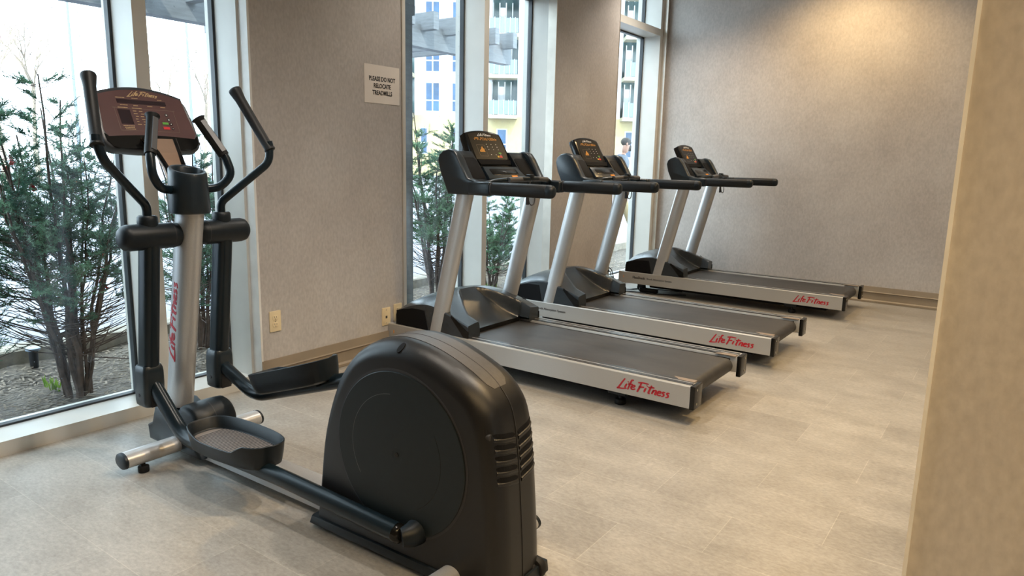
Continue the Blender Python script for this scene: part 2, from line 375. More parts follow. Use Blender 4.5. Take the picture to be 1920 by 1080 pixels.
def rrect(w, h, r, n=5, cx=0, cy=0):
    out = []
    for sx, sy, a0 in ((1, 1, 0), (-1, 1, 90), (-1, -1, 180), (1, -1, 270)):
        for i in range(n+1):
            a = R(a0+90*i/n); out.append((cx+sx*(w/2-r)+r*math.cos(a), cy+sy*(h/2-r)+r*math.sin(a)))
    return out
def smoothpath(P, sub=6):
    P = [Vector(p) for p in P]; out = []
    for i in range(len(P)-1):
        p0 = P[max(i-1, 0)]; p1 = P[i]; p2 = P[i+1]; p3 = P[min(i+2, len(P)-1)]
        for k in range(sub):
            t = k/sub
            out.append(0.5*((2*p1)+(p2-p0)*t+(2*p0-5*p1+4*p2-p3)*t*t+(3*p1-p0-3*p2+p3)*t**3))
    out.append(P[-1]); return out
def fillet(P, r, n=5):
    P = [Vector(p) for p in P]; out = [P[0]]
    for i in range(1, len(P)-1):
        a = (P[i-1]-P[i]); b = (P[i+1]-P[i]); d = min(r, a.length*0.45, b.length*0.45)
        p0 = P[i]+a.normalized()*d; p2 = P[i]+b.normalized()*d
        for k in range(n+1):
            t = k/n; out.append(p0*(1-t)**2+P[i]*2*t*(1-t)+p2*t*t)
    out.append(P[-1]); return out
def boxpart(name, lo, hi, m, parent=None, bev=0.0):
    mb = MB()
    if bev: mb.prism([(lo[0], lo[1]), (hi[0], lo[1]), (hi[0], hi[1]), (lo[0], hi[1])], 'z', lo[2], hi[2], bev)
    else: mb.box(lo, hi)
    return mb.build(name, m, parent)
def text_mesh(name, body, size, m, parent, mtx, align='CENTER', shear=0.0, extrude=0.0006, bold=0.0, space=1.0):
    c = bpy.data.curves.new(name, 'FONT'); c.body = body; c.size = size; c.align_x = align; c.align_y = 'CENTER'; c.shear = shear
    c.extrude = extrude; c.offset = bold; c.resolution_u = 3; c.space_character = space
    o = bpy.data.objects.new(name+'_src', c); col.objects.link(o)
    dg = bpy.context.evaluated_depsgraph_get(); me = bpy.data.meshes.new_from_object(o.evaluated_get(dg))
    bpy.data.objects.remove(o); bpy.data.curves.remove(c)
    me.name = name; me.transform(mtx); me.materials.clear(); me.materials.append(m)
    t = bpy.data.objects.new(name, me); col.objects.link(t)
    if parent: t.parent = parent
    return t

# brush-script lettering drawn as strokes (unit height; x runs 0..3.55)
STROKES = [
 [(0.52, 1.02), (0.36, 0.72), (0.18, 0.34), (0.04, 0.06), (-0.06, 0.0), (0.14, 0.02), (0.40, 0.05), (0.66, 0.14)],
 [(0.66, 0.56), (0.58, 0.36), (0.52, 0.16)], [(0.74, 0.76), (0.78, 0.80)],
 [(1.16, 0.98), (1.04, 1.0), (0.96, 0.80), (0.84, 0.42), (0.74, 0.04)], [(0.76, 0.56), (1.10, 0.62)],
 [(1.04, 0.34), (1.22, 0.42), (1.24, 0.54), (1.10, 0.52), (1.00, 0.34), (1.02, 0.18), (1.14, 0.16), (1.30, 0.26)],
 [(1.72, 0.92), (1.62, 0.55), (1.48, 0.14), (1.42, 0.02)], [(1.48, 0.88), (1.80, 0.96), (2.24, 0.94)], [(1.54, 0.52), (1.92, 0.58)],
 [(2.06, 0.56), (1.98, 0.34), (1.94, 0.14)], [(2.12, 0.74), (2.16, 0.78)],
 [(2.46, 0.88), (2.34, 0.50), (2.24, 0.14), (2.34, 0.12)], [(2.22, 0.66), (2.66, 0.72)],
 [(2.62, 0.54), (2.54, 0.32), (2.48, 0.12)], [(2.52, 0.30), (2.68, 0.50), (2.78, 0.50), (2.76, 0.32), (2.70, 0.14), (2.80, 0.14)],
 [(2.92, 0.32), (3.08, 0.38), (3.10, 0.50), (2.98, 0.50), (2.88, 0.32), (2.90, 0.16), (3.02, 0.13), (3.12, 0.20)],
 [(3.42, 0.50), (3.30, 0.52), (3.24, 0.42), (3.32, 0.30), (3.30, 0.17), (3.16, 0.10)],
 [(3.72, 0.50), (3.60, 0.52), (3.54, 0.42), (3.62, 0.30), (3.60, 0.15), (3.44, 0.07)],
]
def script_logo(name, m, parent, mapf, wid=0.055, th=1.0):
    """mapf(u, v, h): u in 0..1 along the word, v in word-height units, h = 0 or 1 (outer face)"""
    mb = MB()
    for st in STROKES:
        pts = [Vector((x, y, 0)) for x, y in st]
        P = smoothpath(pts, 4) if len(pts) > 2 else [pts[0], (pts[0]+pts[1])/2, pts[1]]
        n = len(P); L = []; Rr = []
        for i, p in enumerate(P):
            a = P[max(i-1, 0)]; b = P[min(i+1, n-1)]; t = (b-a).normalized(); nn = Vector((-t.y, t.x, 0))
            ww = wid*(0.75+0.35*math.sin(PI*(i+0.6)/n)); L.append(p+nn*ww); Rr.append(p-nn*ww)
        top = [mapf((p.x+0.10)/3.85, p.y, 1) for p in L]; bot = [mapf((p.x+0.10)/3.85, p.y, 1) for p in Rr]
        topb = [mapf((p.x+0.10)/3.85, p.y, 0) for p in L]; botb = [mapf((p.x+0.10)/3.85, p.y, 0) for p in Rr]
        mb.rings([[top[i], bot[i], botb[i], topb[i]] for i in range(n)])
    return mb.build(name, m, parent, smooth=0)

# ================================================================== ROOM
XR, YF = 4.2, -2.6          # far (unseen) right side and the side behind the camera
S = dict(kind='structure')
tag(MB().box((XF-0.02, YF, -0.05), (XR, YB+0.2, 0)).build('floor', MFL, smooth=0), kind='structure')
tag(MB().box((XG-0.3, YF, CEIL), (XR, YB+0.2, CEIL+0.15)).build('ceiling', MT['ceiling'], smooth=0), kind='structure')
tag(MB().box((XG-0.085, YB, -0.3), (XR, YB+0.2, CEIL)).build('wall_back', MW, smooth=0), kind='structure')
tag(MB().box((XR, YF, 0), (XR+0.15, YB+0.2, CEIL)).build('wall_right', MW, smooth=0), kind='structure')
tag(MB().box((XG-0.3, YF-0.15, 0), (XR+0.15, YF, CEIL)).build('wall_front', MW, smooth=0), kind='structure')
# window wall piers
tag(MB().box((XG-0.10, 2.200, 0), (XW, 3.262, CEIL)).build('wall_left', MW, smooth=0), kind='structure')
tag(MB().prism([(XF, 5.026), (XW, 5.026), (XW, 6.100), (XG-0.10, 6.100), (XG-0.10, 5.08), (XF, 5.08)], 'z', 0, CEIL).build('wall_left_far', MW, smooth=0), kind='structure')
tag(MB().box((XG-0.10, YF, 0), (XW, 0.20, CEIL)).build('wall_left_near', MW, smooth=0), kind='structure')
# white/metal edge trims of the piers
for i, (y0, y1, m) in enumerate(((2.188, 2.200, 'bead'), (3.262, 3.270, 'trimmetal'), (5.016, 5.026, 'trimmetal'), (6.100, 6.108, 'trimmetal'))):
    tag(boxpart('trim_%d' % (i+1), (XF-0.01, y0, 0), (XW+0.004, y1, CEIL), MT[m]), kind='structure')
# foreground column: its near corner stands just right of the view axis
tag(MB().box((-0.079, 1.20, 0), (0.9, 1.62, CEIL)).build('wall_column', MW, smooth=0), kind='structure')
tag(MB().box((-0.0835, 1.1965, 0), (-0.079, 1.215, CEIL)).box((-0.0835, 1.1955, 0), (-0.078, 1.20, CEIL)).build('trim_5', MT['bead'], smooth=0), kind='structure')
# corner trim between last window and back wall
tag(boxpart('trim_6', (XF-0.01, 7.200, 0), (XF+0.045, 7.222, CEIL), MT['trimmetal']), kind='structure')
tag(boxpart('trim_7', (XG-0.1, 7.222, 0), (XF+0.03, YB, CEIL), MT['base']), kind='structure')

# baseboards (profile: offset from the wall, height)
PROF = [(0, 0.002), (0.020, 0.002), (0.020, 0.018), (0.010, 0.028), (0.008, 0.090), (0.016, 0.097), (0.012, 0.104), (0.006, 0.150), (0, 0.150)]
def base_y(name, x, y0, y1):
    tag(MB().prism([(x+a, b) for a, b in PROF], 'y', y0, y1).build(name, MT['base'], smooth=0), kind='structure')
base_y('baseboard_left', XW, 2.190, 3.268)
base_y('baseboard_left_far', XW, 5.016, 6.106)
tag(MB().prism([(YB-a*1.2, b) for a, b in PROF], 'x', XF+0.04, XR).build('baseboard_back', MT['base'], smooth=0), kind='structure')

# windows: parts sill, mullion, transom, glass_pane, gasket, marker_dots
def window(n, y0, y1, mull, ya, yb, trans=True):
    """y0..y1 opening; mull = list of (start,end) of mullions incl. end ones; panes between"""
    r = empty('window_%d' % n, (XG, (y0+y1)/2, 0)); tag(r, kind='structure')
    o = Vector((-XG, -(y0+y1)/2, 0))
    def part(name, lo, hi, m):
        a = Vector(lo)+o; b = Vector(hi)+o
        p = MB().box(tuple(a), tuple(b)).build(name, m, r, smooth=0); tag(p, kind='structure'); return p
    part('sill', (XG-0.08, y0, -0.02), (XF, y1, 0.063), MT['alum'])
    part('head', (XG-0.08, y0, CEIL-0.07), (XF, y1, CEIL), MT['alum'])
    for a, b in mull: part('mullion', (XG-0.08, a, 0.063), (XF, b, CEIL-0.07), MT['alum'])
    if trans: 
        for k in range(len(mull)-1): part('transom', (XG-0.08, mull[k][1], 2.545), (XF, mull[k+1][0], 2.613), MT['alum'])
    zz = [(0.063, 2.545), (2.613, CEIL-0.07)] if trans else [(0.063, CEIL-0.07)]
    for k in range(len(mull)-1):
        a, b = mull[k][1], mull[k+1][0]
        for z0, z1 in zz:
            part('glass_pane', (XG-0.012, a, z0), (XG-0.008, b, z1), MGL)
            g = MB(); t = 0.014
            for lo, hi in (((a, z0), (a+t, z1)), ((b-t, z0), (b, z1)), ((a, z0), (b, z0+0.009)), ((a, z1-t), (b, z1))):
                g.box(tuple(Vector((XG-0.03, lo[0], lo[1]))+o), tuple(Vector((XG+0.006, hi[0], hi[1]))+o))
            tag(g.build('gasket', MT['gasket'], r, smooth=0), kind='structure')
            # bird-safety dots on the outer face of the pane
            d = MB(); rr = 0.0024
            ny = int((b-a-0.06)/0.102); 
            for iy in range(ny+1):
                for iz in range(int((z1-z0-0.08)/0.102)+1):
                    cy, cz = a+0.045+iy*0.102, z0+0.05+iz*0.102
                    if not (ya <= cy <= yb): continue
                    P = [Vector((XG-0.0135, cy+rr*math.cos(2*PI*j/7), cz+rr*math.sin(2*PI*j/7)))+o for j in range(7)]
                    d.add(P, [tuple(range(7))])
            if d.f: tag(d.build('marker_dots', MT['dot'], r, smooth=0), kind='structure')
    return r
window(1, 0.20, 2.188, [(0.20, 0.26), (1.662, 1.725), (2.1745, 2.20)], 0.7, 2.2)
window(2, 3.262, 5.03, [(3.262, 3.366), (4.171, 4.227), (5.046, 5.10)], 3.2, 5.1)
window(3, 6.10, 7.222, [(6.10, 6.20), (7.140, 7.222)], 6, 7.3)
# solid wall above nothing: outer fascia closing the slab edge
tag(boxpart('trim_8', (XG-0.35, YF, CEIL-0.01), (XG-0.08, YB+0.2, CEIL+0.35), MT['alum']), kind='structure')

# ------------------------------------------------------------------ things on the pier
def outlet(y, z, kind, label):
    r = empty('wall_outlet' if kind == 'duplex' else 'wall_jack', (XW, y, z)); tag(r, label, 'outlet')
    MB().prism(rrect(0.072, 0.114, 0.004, 3), 'x', 0.0003, 0.0055, 0.0015).build('cover_plate', MT['almond'], r)
    if kind == 'duplex':
        for s in (-1, 1):
            f = MB().prism(rrect(0.034, 0.029, 0.010, 4, 0, s*0.0195), 'x', 0.005, 0.0075, 0.0008).build('receptacle', MT['almond'], r)
            h = MB()
            h.box((0.0074, -0.0075, s*0.0195+0.000), (0.0079, -0.0052, s*0.0195+0.009)).box((0.0074, 0.0052, s*0.0195+0.000), (0.0079, 0.0075, s*0.0195+0.008))
            h.cyl((0.0074, 0, s*0.0195-0.007), (0.0079, 0, s*0.0195-0.007), 0.0026, 10)
            h.build('slots', MT['ink'], f)
    else:
        j = MB().box((0.0054, -0.007, -0.012), (0.0062, 0.008, 0.004)).build('jack', MT['ink'], r)
    for zz in ((0,) if kind == 'duplex' else (-0.042, 0.042)):
        MB().cyl((0.005, 0, zz), (0.0075, 0, zz), 0.003, 10).build('screw', MT['brass'], r)
    return r
outlet(2.283, 0.358, 'duplex', 'almond duplex power outlet low on the pier beside the window frame')
outlet(3.108, 0.245, 'jack', 'almond data jack plate just above the baseboard beside the nearest treadmill')
outlet(3.212, 0.256, 'duplex', 'almond outlet plate mostly hidden behind the nearest treadmill front')

sg = empty('paper_sign', (XW, 3.098, 1.672)); tag(sg, 'white paper notice with three lines of black lettering taped to the pier', 'sign')
MB().prism(rrect(0.288, 0.221, 0.002, 1), 'x', 0.0006, 0.0016).build('paper_sheet', MT['paper'], sg, smooth=0)
MX = Matrix(((0, 0, 1, 0.0019), (1, 0, 0, 0), (0, 1, 0, 0), (0, 0, 0, 1)))
for body, z in (('PLEASE DO NOT', 0.030), ('RELOCATE', -0.010), ('TREADMILLS', -0.050)):
    text_mesh('lettering', body, 0.036, MT['ink'], sg, Matrix.Translation((0, 0, z)) @ MX @ Matrix.Diagonal((0.80, 1, 1, 1)), bold=0.0009)

# ================================================================== ELLIPTICAL TRAINER
EL = empty('elliptical_trainer', (-1.9, 1.535, 0), R(1.0))
tag(EL, 'large black and silver elliptical trainer with two moving arms, nearest the camera', 'exercise machine')

def frame_of(p, xdir, ydir):
    x = Vector(xdir).normalized(); y = Vector(ydir); y = (y-x*y.dot(x)).normalized(); z = x.cross(y)
    m = Matrix((x, y, z)).transposed().to_4x4(); m.translation = Vector(p); return m

# ---- main beam, front housing, stabilisers
MB().prism([(-0.050, 0.020), (0.050, 0.020), (0.050, 0.080), (0.038, 0.096), (0.020, 0.102), (-0.020, 0.102), (-0.038, 0.096), (-0.050, 0.080)][::1], 'x', -0.78, 0.20).build('frame_beam', MT['silver'], EL)
# the housing round the mast's foot, its nose towards the window
hp = [(-1.035, 0.030), (-1.045, 0.095), (-1.005, 0.115), (-0.975, 0.190), (-0.93, 0.205), (-0.80, 0.150), (-0.70, 0.105), (-0.655, 0.03)]
MB().prism(hp, 'y', -0.085, 0.085, 0.012).build('front_housing', MT['charcoal'], EL, smooth=50)
dr = MB().tube([(-0.765, -0.072, 0.145), (-0.765, -0.064, 0.145), (-0.765, -0.055, 0.145), (-0.765, 0.0, 0.145), (-0.765, 0.055, 0.145), (-0.765, 0.10, 0.145), (-0.765, 0.112, 0.145), (-0.765, 0.118, 0.145)],
     [0.060, 0.078, 0.086, 0.088, 0.088, 0.086, 0.076, 0.058], 40)
h2 = dr.build('mast_foot_cap', MT['plastic'], EL, smooth=50)
MB().tube([(-0.765, 0.0185, 0.145), (-0.765, 0.0215, 0.145)], 0.0886, 40, cap=False).build('seam', MT['ink'], h2)
fs = MB().tube([(-0.82, -0.300, 0.062), (-0.82, 0.300, 0.062)], 0.042, 24, ry=0.032, up=(0, 0, 1)).build('front_stabilizer', MT['silver'], EL)
for s in (-1, 1):
    MB().tube([(-0.82, s*0.299, 0.062), (-0.82, s*0.309, 0.062), (-0.82, s*0.313, 0.062)], [0.0428, 0.042, 0.036], 24, ry=[0.0328, 0.032, 0.026]).build('end_cap', MT['plastic'], fs)
    MB().cyl((-0.80, s*0.235, 0), (-0.80, s*0.235, 0.026), 0.021, 18, bev=0.004).cyl((-0.80, s*0.235, 0.02), (-0.80, s*0.235, 0.045), 0.008, 10).build('leveling_foot', MT['rubber'], fs)
rs = MB().tube([(0.672, -0.26, 0.056), (0.70, 0.272, 0.058)], 0.034, 20, ry=0.026).build('rear_stabilizer', MT['silver'], EL)
for s, yy, xx in ((-1, -0.26, 0.672), (1, 0.272, 0.70)):
    MB().tube([(xx, yy-s*0.002, 0.058), (xx, yy+s*0.012, 0.058), (xx, yy+s*0.016, 0.058)], [0.035, 0.035, 0.03], 20, ry=[0.027, 0.027, 0.022]).build('end_cap', MT['plastic'], rs)
    MB().cyl((xx, yy-s*0.05, 0), (xx, yy-s*0.05, 0.035), 0.021, 18, bev=0.004).build('leveling_foot', MT['rubber'], rs)
for s in (-1, 1):
    MB().cyl((0.838, s*0.075, 0.035), (0.838, s*0.105, 0.035), 0.035, 24, bev=0.008).build('transport_wheel', MT['rubber'], EL)
MB().box((0.79, -0.08, 0.025), (0.845, 0.08, 0.045)).build('wheel_axle', MT['plastic'], EL)

# ---- rear drive cover: lofted from the side outline to the centre outline
def resample(P, n):
    P = [Vector((p[0], p[1])) for p in P]; L = [0]
    for i in range(1, len(P)): L.append(L[-1]+(P[i]-P[i-1]).length)
    out = []; j = 0
    for k in range(n):
        t = L[-1]*k/(n-1)
        while j < len(P)-2 and L[j+1] < t: j += 1
        u = (t-L[j])/max(1e-9, L[j+1]-L[j]); out.append(P[j].lerp(P[j+1], min(1, max(0, u))))
    return out
def curve2(P, n):
    S_ = smoothpath([Vector((p[0], p[1], 0)) for p in P], 8); return resample([(p.x, p.y) for p in S_], n)
NP = 90
P_mid = curve2([(0.082, 0.022), (0.098, 0.20), (0.128, 0.38), (0.185, 0.545), (0.258, 0.640), (0.340, 0.692), (0.425, 0.714), (0.505, 0.713), (0.595, 0.694), (0.705, 0.650), (0.768, 0.602), (0.806, 0.540), (0.828, 0.40), (0.845, 0.20), (0.852, 0.06), (0.850, 0.022)], NP)
P_side = curve2([(0.098, 0.022), (0.128, 0.167), (0.152, 0.32), (0.192, 0.444), (0.268, 0.578), (0.330, 0.630), (0.419, 0.659), (0.509, 0.658), (0.603, 0.629), (0.690, 0.590), (0.735, 0.545), (0.762, 0.470), (0.778, 0.38), (0.795, 0.20), (0.805, 0.06), (0.806, 0.022)], NP)
cv = MB(); rings = []
YS = []
YW, YP = 0.118, 0.050
for k in range(0, 13):
    a = PI/2*k/12; YS.append((-(YP+(YW-YP)*math.cos(a)), math.sin(a)))
YS += [(-0.02, 1.0), (0.02, 1.0)] + [(-y, t) for y, t in YS[::-1]]
for y, t in YS:
    rings.append([Vector((P_side[i].x*(1-t)+P_mid[i].x*t, y, P_side[i].y*(1-t)+P_mid[i].y*t)) for i in range(NP)])
cv.rings(rings, True, True)
COV = cv.build('drive_cover', MT['cover'], EL, smooth=40)
# centre seam and top panel; the panel's paler tone is reflection put into colour
def crown(a, b, y0, y1, lift, rounded=True):
    m = MB(); pts = [i for i in range(NP) if True]
    L = []
    sel = [P_mid[i] for i in range(NP)]
    cum = [0]
    for i in range(1, NP): cum.append(cum[-1]+(sel[i]-sel[i-1]).length)
    tot = cum[-1]; rr = []
    idx = [i for i in range(NP) if a <= cum[i]/tot <= b]
    for i in idx:
        p = sel[i]; q = sel[min(i+1, NP-1)]-sel[max(i-1, 0)]; n = Vector((-q.y, q.x)).normalized()
        if n.y < 0 and abs(n.y) > abs(n.x): n = -n
        f = 1.0
        if rounded:
            e = min(cum[i]/tot-a, b-cum[i]/tot)*tot; wdt = (y1-y0)/2
            if e < wdt: f = math.sqrt(max(0.02, 1-(1-e/wdt)**2))
        yc = (y0+y1)/2; hw = (y1-y0)/2*f
        rr.append([Vector((p.x+n.x*lift, yc+hw*s, p.y+n.y*lift)) for s in (-1, -0.5, 0, 0.5, 1)] + [Vector((p.x-n.x*0.002, yc+hw*s, p.y-n.y*0.002)) for s in (1, -1)])
    m.rings(rr, True, True); return m
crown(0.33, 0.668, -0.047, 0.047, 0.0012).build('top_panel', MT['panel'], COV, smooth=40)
crown(0.28, 0.995, -0.0009, 0.0009, 0.0018, False).build('seam', MT['ink'], COV, smooth=0)
# round crank disc set in the side, a dark gap round it, raised ring and centre screw
DC = (0.474, 0.372)
for s in (-1, 1):
    Y = s*YW
    def ring(r0, r1, y, cx, cz, n=72, a0=0, a1=360):
        m = MB(); V = []; F = []
        full = (a1-a0) >= 360; cnt = n if full else n+1
        for j in range(cnt):
            a = R(a0+(a1-a0)*j/n)
            for r, yy in ((r0, y), (r1, y), (r1, y-s*0.004), (r0, y-s*0.004)): V.append((cx+r*math.cos(a), yy, cz+r*math.sin(a)))
        for j in range(cnt if full else cnt-1):
            k = (j+1) % cnt
            for q in range(4): F.append((j*4+q, k*4+q, k*4+(q+1) % 4, j*4+(q+1) % 4))
        m.add(V, F); return m
    g = ring(0.255, 0.265, Y+s*0.0008, *DC).build('disc_gap', MT['ink'], COV)
    d = MB().tube([(DC[0], Y+s*0.0005, DC[1]), (DC[0], Y+s*0.004, DC[1]), (DC[0], Y+s*0.0052, DC[1])], [0.2565, 0.2565, 0.2545], 96).build('crank_disc', MT['disc'], EL, smooth=30)
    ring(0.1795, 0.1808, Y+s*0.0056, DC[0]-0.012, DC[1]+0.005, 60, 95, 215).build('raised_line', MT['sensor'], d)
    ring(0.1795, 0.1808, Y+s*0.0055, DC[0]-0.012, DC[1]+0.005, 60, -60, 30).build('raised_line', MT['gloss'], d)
    ring(0.019, 0.022, Y+s*0.0056, DC[0]-0.003, DC[1], 30).build('hub_ring', MT['plastic'], d)
    MB().cyl((DC[0]-0.003, Y+s*0.005, DC[1]), (DC[0]-0.003, Y+s*0.0075, DC[1]), 0.007, 14).build('hub_screw', MT['gloss'], d)
# vents in the back of the cover: five slots either side of the seam
def back_x(z, y):
    best = None
    t = 1.0 if abs(y) < YP else math.sqrt(max(0, 1-((abs(y)-YP)/(YW-YP))**2))
    for i in range(NP-1, NP//2, -1):
        za = P_side[i].y*(1-t)+P_mid[i].y*t; zb = P_side[i-1].y*(1-t)+P_mid[i-1].y*t
        if za <= z <= zb:
            u = (z-za)/(zb-za+1e-9); return (P_side[i].x*(1-t)+P_mid[i].x*t)*(1-u)+(P_side[i-1].x*(1-t)+P_mid[i-1].x*t)*u
    return 0.84
for s in (-1, 1):
    for k in range(5):
        m = MB(); rr = []
        for j in range(9):
            y = s*(0.008+0.084*j/8); zc = 0.487-0.031*k + 0.016*(j/8)
            hh = 0.0065 if 0 < j < 8 else 0.003
            rr.append([Vector((back_x(zc+hh, y)+0.0012, y, zc+hh)), Vector((back_x(zc-hh, y)+0.0012, y, zc-hh)), Vector((back_x(zc-hh, y)-0.01, y, zc-hh)), Vector((back_x(zc+hh, y)-0.01, y, zc+hh))])
        m.rings(rr); m.build('vent_slot', MT['pit'], COV, smooth=0)
        m = MB(); rr = []
        for j in range(9):
            y = s*(0.008+0.084*j/8); zc = 0.487-0.031*k + 0.016*(j/8)-0.014
            rr.append([Vector((back_x(zc, y)+0.0035*math.cos(a), y, zc+0.006*math.sin(a))) for a in [2*PI*q/8 for q in range(8)]])
        m.rings(rr); m.build('vent_rib', MT['cover'], COV)
for y, z in ((-0.098, 0.500), (-0.06, 0.052), (0.06, 0.052)):
    x = back_x(z, y); MB().cyl((x-0.01, y, z), (x+0.0015, y, z), 0.009, 16).build('screw_recess', MT['ink'], COV)
# oval handle hole on the shoulder
hc_ = Vector((0.470, -0.100, 0.6975)); hn_ = Vector((0, -0.66, 0.75)); ht_ = Vector((0.12, 0.75, 0.66)).normalized(); hu_ = hn_.cross(ht_)
MB().rings([[hc_+hn_*k+ht_*(0.0185*math.cos(2*PI*j/24))+hu_*(0.0095*math.sin(2*PI*j/24)) for j in range(24)] for k in (-0.006, 0.0022)]).build('shoulder_hole', MT['pit'], COV, smooth=0)
# lower skirt of the cover
MB().prism([(0.06, 0.018), (0.075, 0.052), (0.86, 0.052), (0.865, 0.018)], 'y', -0.128, 0.128, 0.008).build('base_skirt', MT['plastic'], EL)

# ---- mast with the upright lettering
def mast_c(z): 
    t = (z-0.206)/(0.93-0.206); return -0.918+0.140*t
mz = [0.19, 0.21, 0.4, 0.6, 0.8, 1.0, 1.06]
mast = MB().rings([[Vector((mast_c(z)+0.066*math.cos(2*PI*j/40), 0.047*math.sin(2*PI*j/40), z)) for j in range(40)] for z in mz]).build('mast', MT['silver'], EL, smooth=50)
def mmap(u, v, h):
    z = 0.395+0.345*u; a = -PI/2 - 0.55 + 0.90*(0.45-v) + 0.30
    a = R(-92) - R(42)*(v-0.45)
    k = 1+0.006*h
    return Vector((mast_c(z)+0.0662*k*math.cos(a), 0.0472*k*math.sin(a)-0.0006*h, z))
script_logo('lettering', MT['red'], mast, mmap, 0.062)

# ---- cup holder on top of the mast
CH = MB(); cx = mast_c(1.09)-0.012
CH.rings([[Vector((cx+rx*math.cos(2*PI*j/40), ry*math.sin(2*PI*j/40), z - (0.26*rx*math.cos(2*PI*j/40) if z > 1.12 or rx < 0.052 else 0))) for j in range(40)] for rx, ry, z in
  ((0.066, 0.066, 1.012), (0.076, 0.076, 1.016), (0.078, 0.078, 1.03), (0.073, 0.072, 1.14), (0.071, 0.070, 1.175), (0.067, 0.066, 1.183), (0.058, 0.057, 1.183), (0.054, 0.053, 1.178), (0.050, 0.050, 1.10))])
ch = CH.build('bottle_holder', MT['charcoal'], EL, smooth=45)

# ---- console on its neck
neck = MB().rings([[Vector((x-0.018*s0, yy, z)) for s0, yy in ((-1, -hw), (-1, hw), (1, hw), (1, -hw))] for x, z, hw in ((-0.835, 1.135, 0.030), (-0.86, 1.19, 0.034), (-0.90, 1.245, 0.042), (-0.96, 1.30, 0.060))])
nk = neck.build('console_neck', MT['copper'], EL, smooth=0)
for s in (-1, 1):
    MB().tube([(-0.81, s*0.032, 1.13), (-0.84, s*0.036, 1.19), (-0.885, s*0.045, 1.245), (-0.945, s*0.062, 1.30)], 0.009, 10).build('neck_rail', MT['gloss'], nk)
# local console axes: u across (+y machine right), v up the face, n out of the face
CO = empty('console', (0, 0, 0), 0, EL)
tilt = R(27)
CM = frame_of((-1.018, -0.004, 1.378), (0, 1, 0), (-math.sin(tilt), 0, math.cos(tilt))) @ Matrix.Diagonal((1.02, 1.07, 1, 1))   # x->u, y->v, z->n
def con_outline(k=0.0):
    w0, w1, h = 0.176-k, 0.186-k, 0.132-k
    P = []
    for i in range(13):                       # arched top edge, left to right
        t = i/12; x = -w0+2*w0*t; P.append((x, h-0.034*(2*t-1)**2+0.004))
    for a in range(0, 5): 
        t = a/4; P.append((w0+(0.010)*math.sin(t*PI/2)+0.001*t, 0.085-k-0.030*t))
    P += [(w1+0.010, -0.02)]
    for i in range(6):
        a = R(0-90*i/5); P.append((w1-0.030+0.040*math.cos(a), -h+0.048+0.044*math.sin(a)))
    P += [(0.06, -h-0.002), (-0.06, -h-0.002)]
    for i in range(6):
        a = R(-90-90*i/5); P.append((-w1+0.030+0.040*math.cos(a), -h+0.048+0.044*math.sin(a)))
    P += [(-w1-0.010, -0.02)]
    for a in range(4, 0, -1): 
        t = a/4; P.append((-w0-(0.010)*math.sin(t*PI/2)-0.001*t, 0.085-k-0.030*t))
    return P
body = MB().prism(con_outline(), 'z', -0.050, 0.0, 0.010)
body.build('casing', MT['casing'], CO, xf=CM, smooth=40)
fc = []
for i in range(13):
    t = i/12; fc.append((-0.166+0.332*t, 0.120-0.030*(2*t-1)**2))
fc += [(0.184, -0.055), (0.172, -0.078)] + [(0.172-0.344*i/8, -0.078+0.009*math.sin(PI*i/8)) for i in range(1, 8)] + [(-0.172, -0.078), (-0.184, -0.055)]
face = MB().prism(fc, 'z', -0.002, 0.0012).build('display_face', MT['screenface'], CO, xf=CM, smooth=0)
MB().prism([(-0.186, -0.066), (-0.172, -0.079)] + [(-0.172+0.344*i/10, -0.079+0.009*math.sin(PI*i/10)) for i in range(1, 10)] + [(0.172, -0.079), (0.186, -0.066), (0.184, -0.095), (0.166, -0.118), (0.140, -0.126), (-0.140, -0.126), (-0.166, -0.118), (-0.184, -0.095)], 'z', -0.004, 0.003).build('tray_lip', MT['gloss'], CO, xf=CM, smooth=0)
def onface(name, poly, m, h=0.0016, b=0.001):
    return MB().prism(poly, 'z', b, h).build(name, m, face, xf=CM, smooth=0)
def rc(cx, cy, w_, h_): return [(cx-w_/2, cy-h_/2), (cx+w_/2, cy-h_/2), (cx+w_/2, cy+h_/2), (cx-w_/2, cy+h_/2)]
onface('message_window', rc(-0.002, 0.068, 0.196, 0.017), MT['screendark'])
onface('profile_window', rc(-0.084, 0.004, 0.048, 0.060), MT['screendark'])
for cx_, cy_, w_, h_ in ((0, 0.040, 0.25, 0.0008), (-0.118, -0.005, 0.0008, 0.09), (0.118, -0.005, 0.0008, 0.09), (0, -0.052, 0.236, 0.0008)):
    onface('frame_line', rc(cx_, cy_, w_, h_), MT['tape'])
rnd = random.Random(3)
pm = MB()
for cx_, cy_, w_ in ((-0.085, 0.083, 0.030), (-0.025, 0.083, 0.024), (0.075, 0.083, 0.018), (-0.078, 0.053, 0.026), (-0.030, 0.053, 0.018), (0.026, 0.053, 0.020), (0.078, 0.053, 0.016), (-0.085, 0.042, 0.036), (-0.030, 0.042, 0.036), (-0.084, -0.033, 0.040), (-0.082, -0.040, 0.036), (-0.080, -0.046, 0.036)):
    x = cx_-w_/2
    while x < cx_+w_/2:
        l = rnd.uniform(0.002, 0.005); pm.prism(rc(x+l/2, cy_, l, 0.0026), 'z', 0.001, 0.0017); x += l+0.0012
for k in range(6):
    for q in range(2): pm.prism(rc(-0.040+q*0.024+rnd.uniform(-.002, .002), 0.030-0.011*k, rnd.uniform(0.008, 0.016), 0.0022), 'z', 0.001, 0.0017)
tag(pm.build('small_print', MT['gold'], face, xf=CM, smooth=0), kind='stuff')
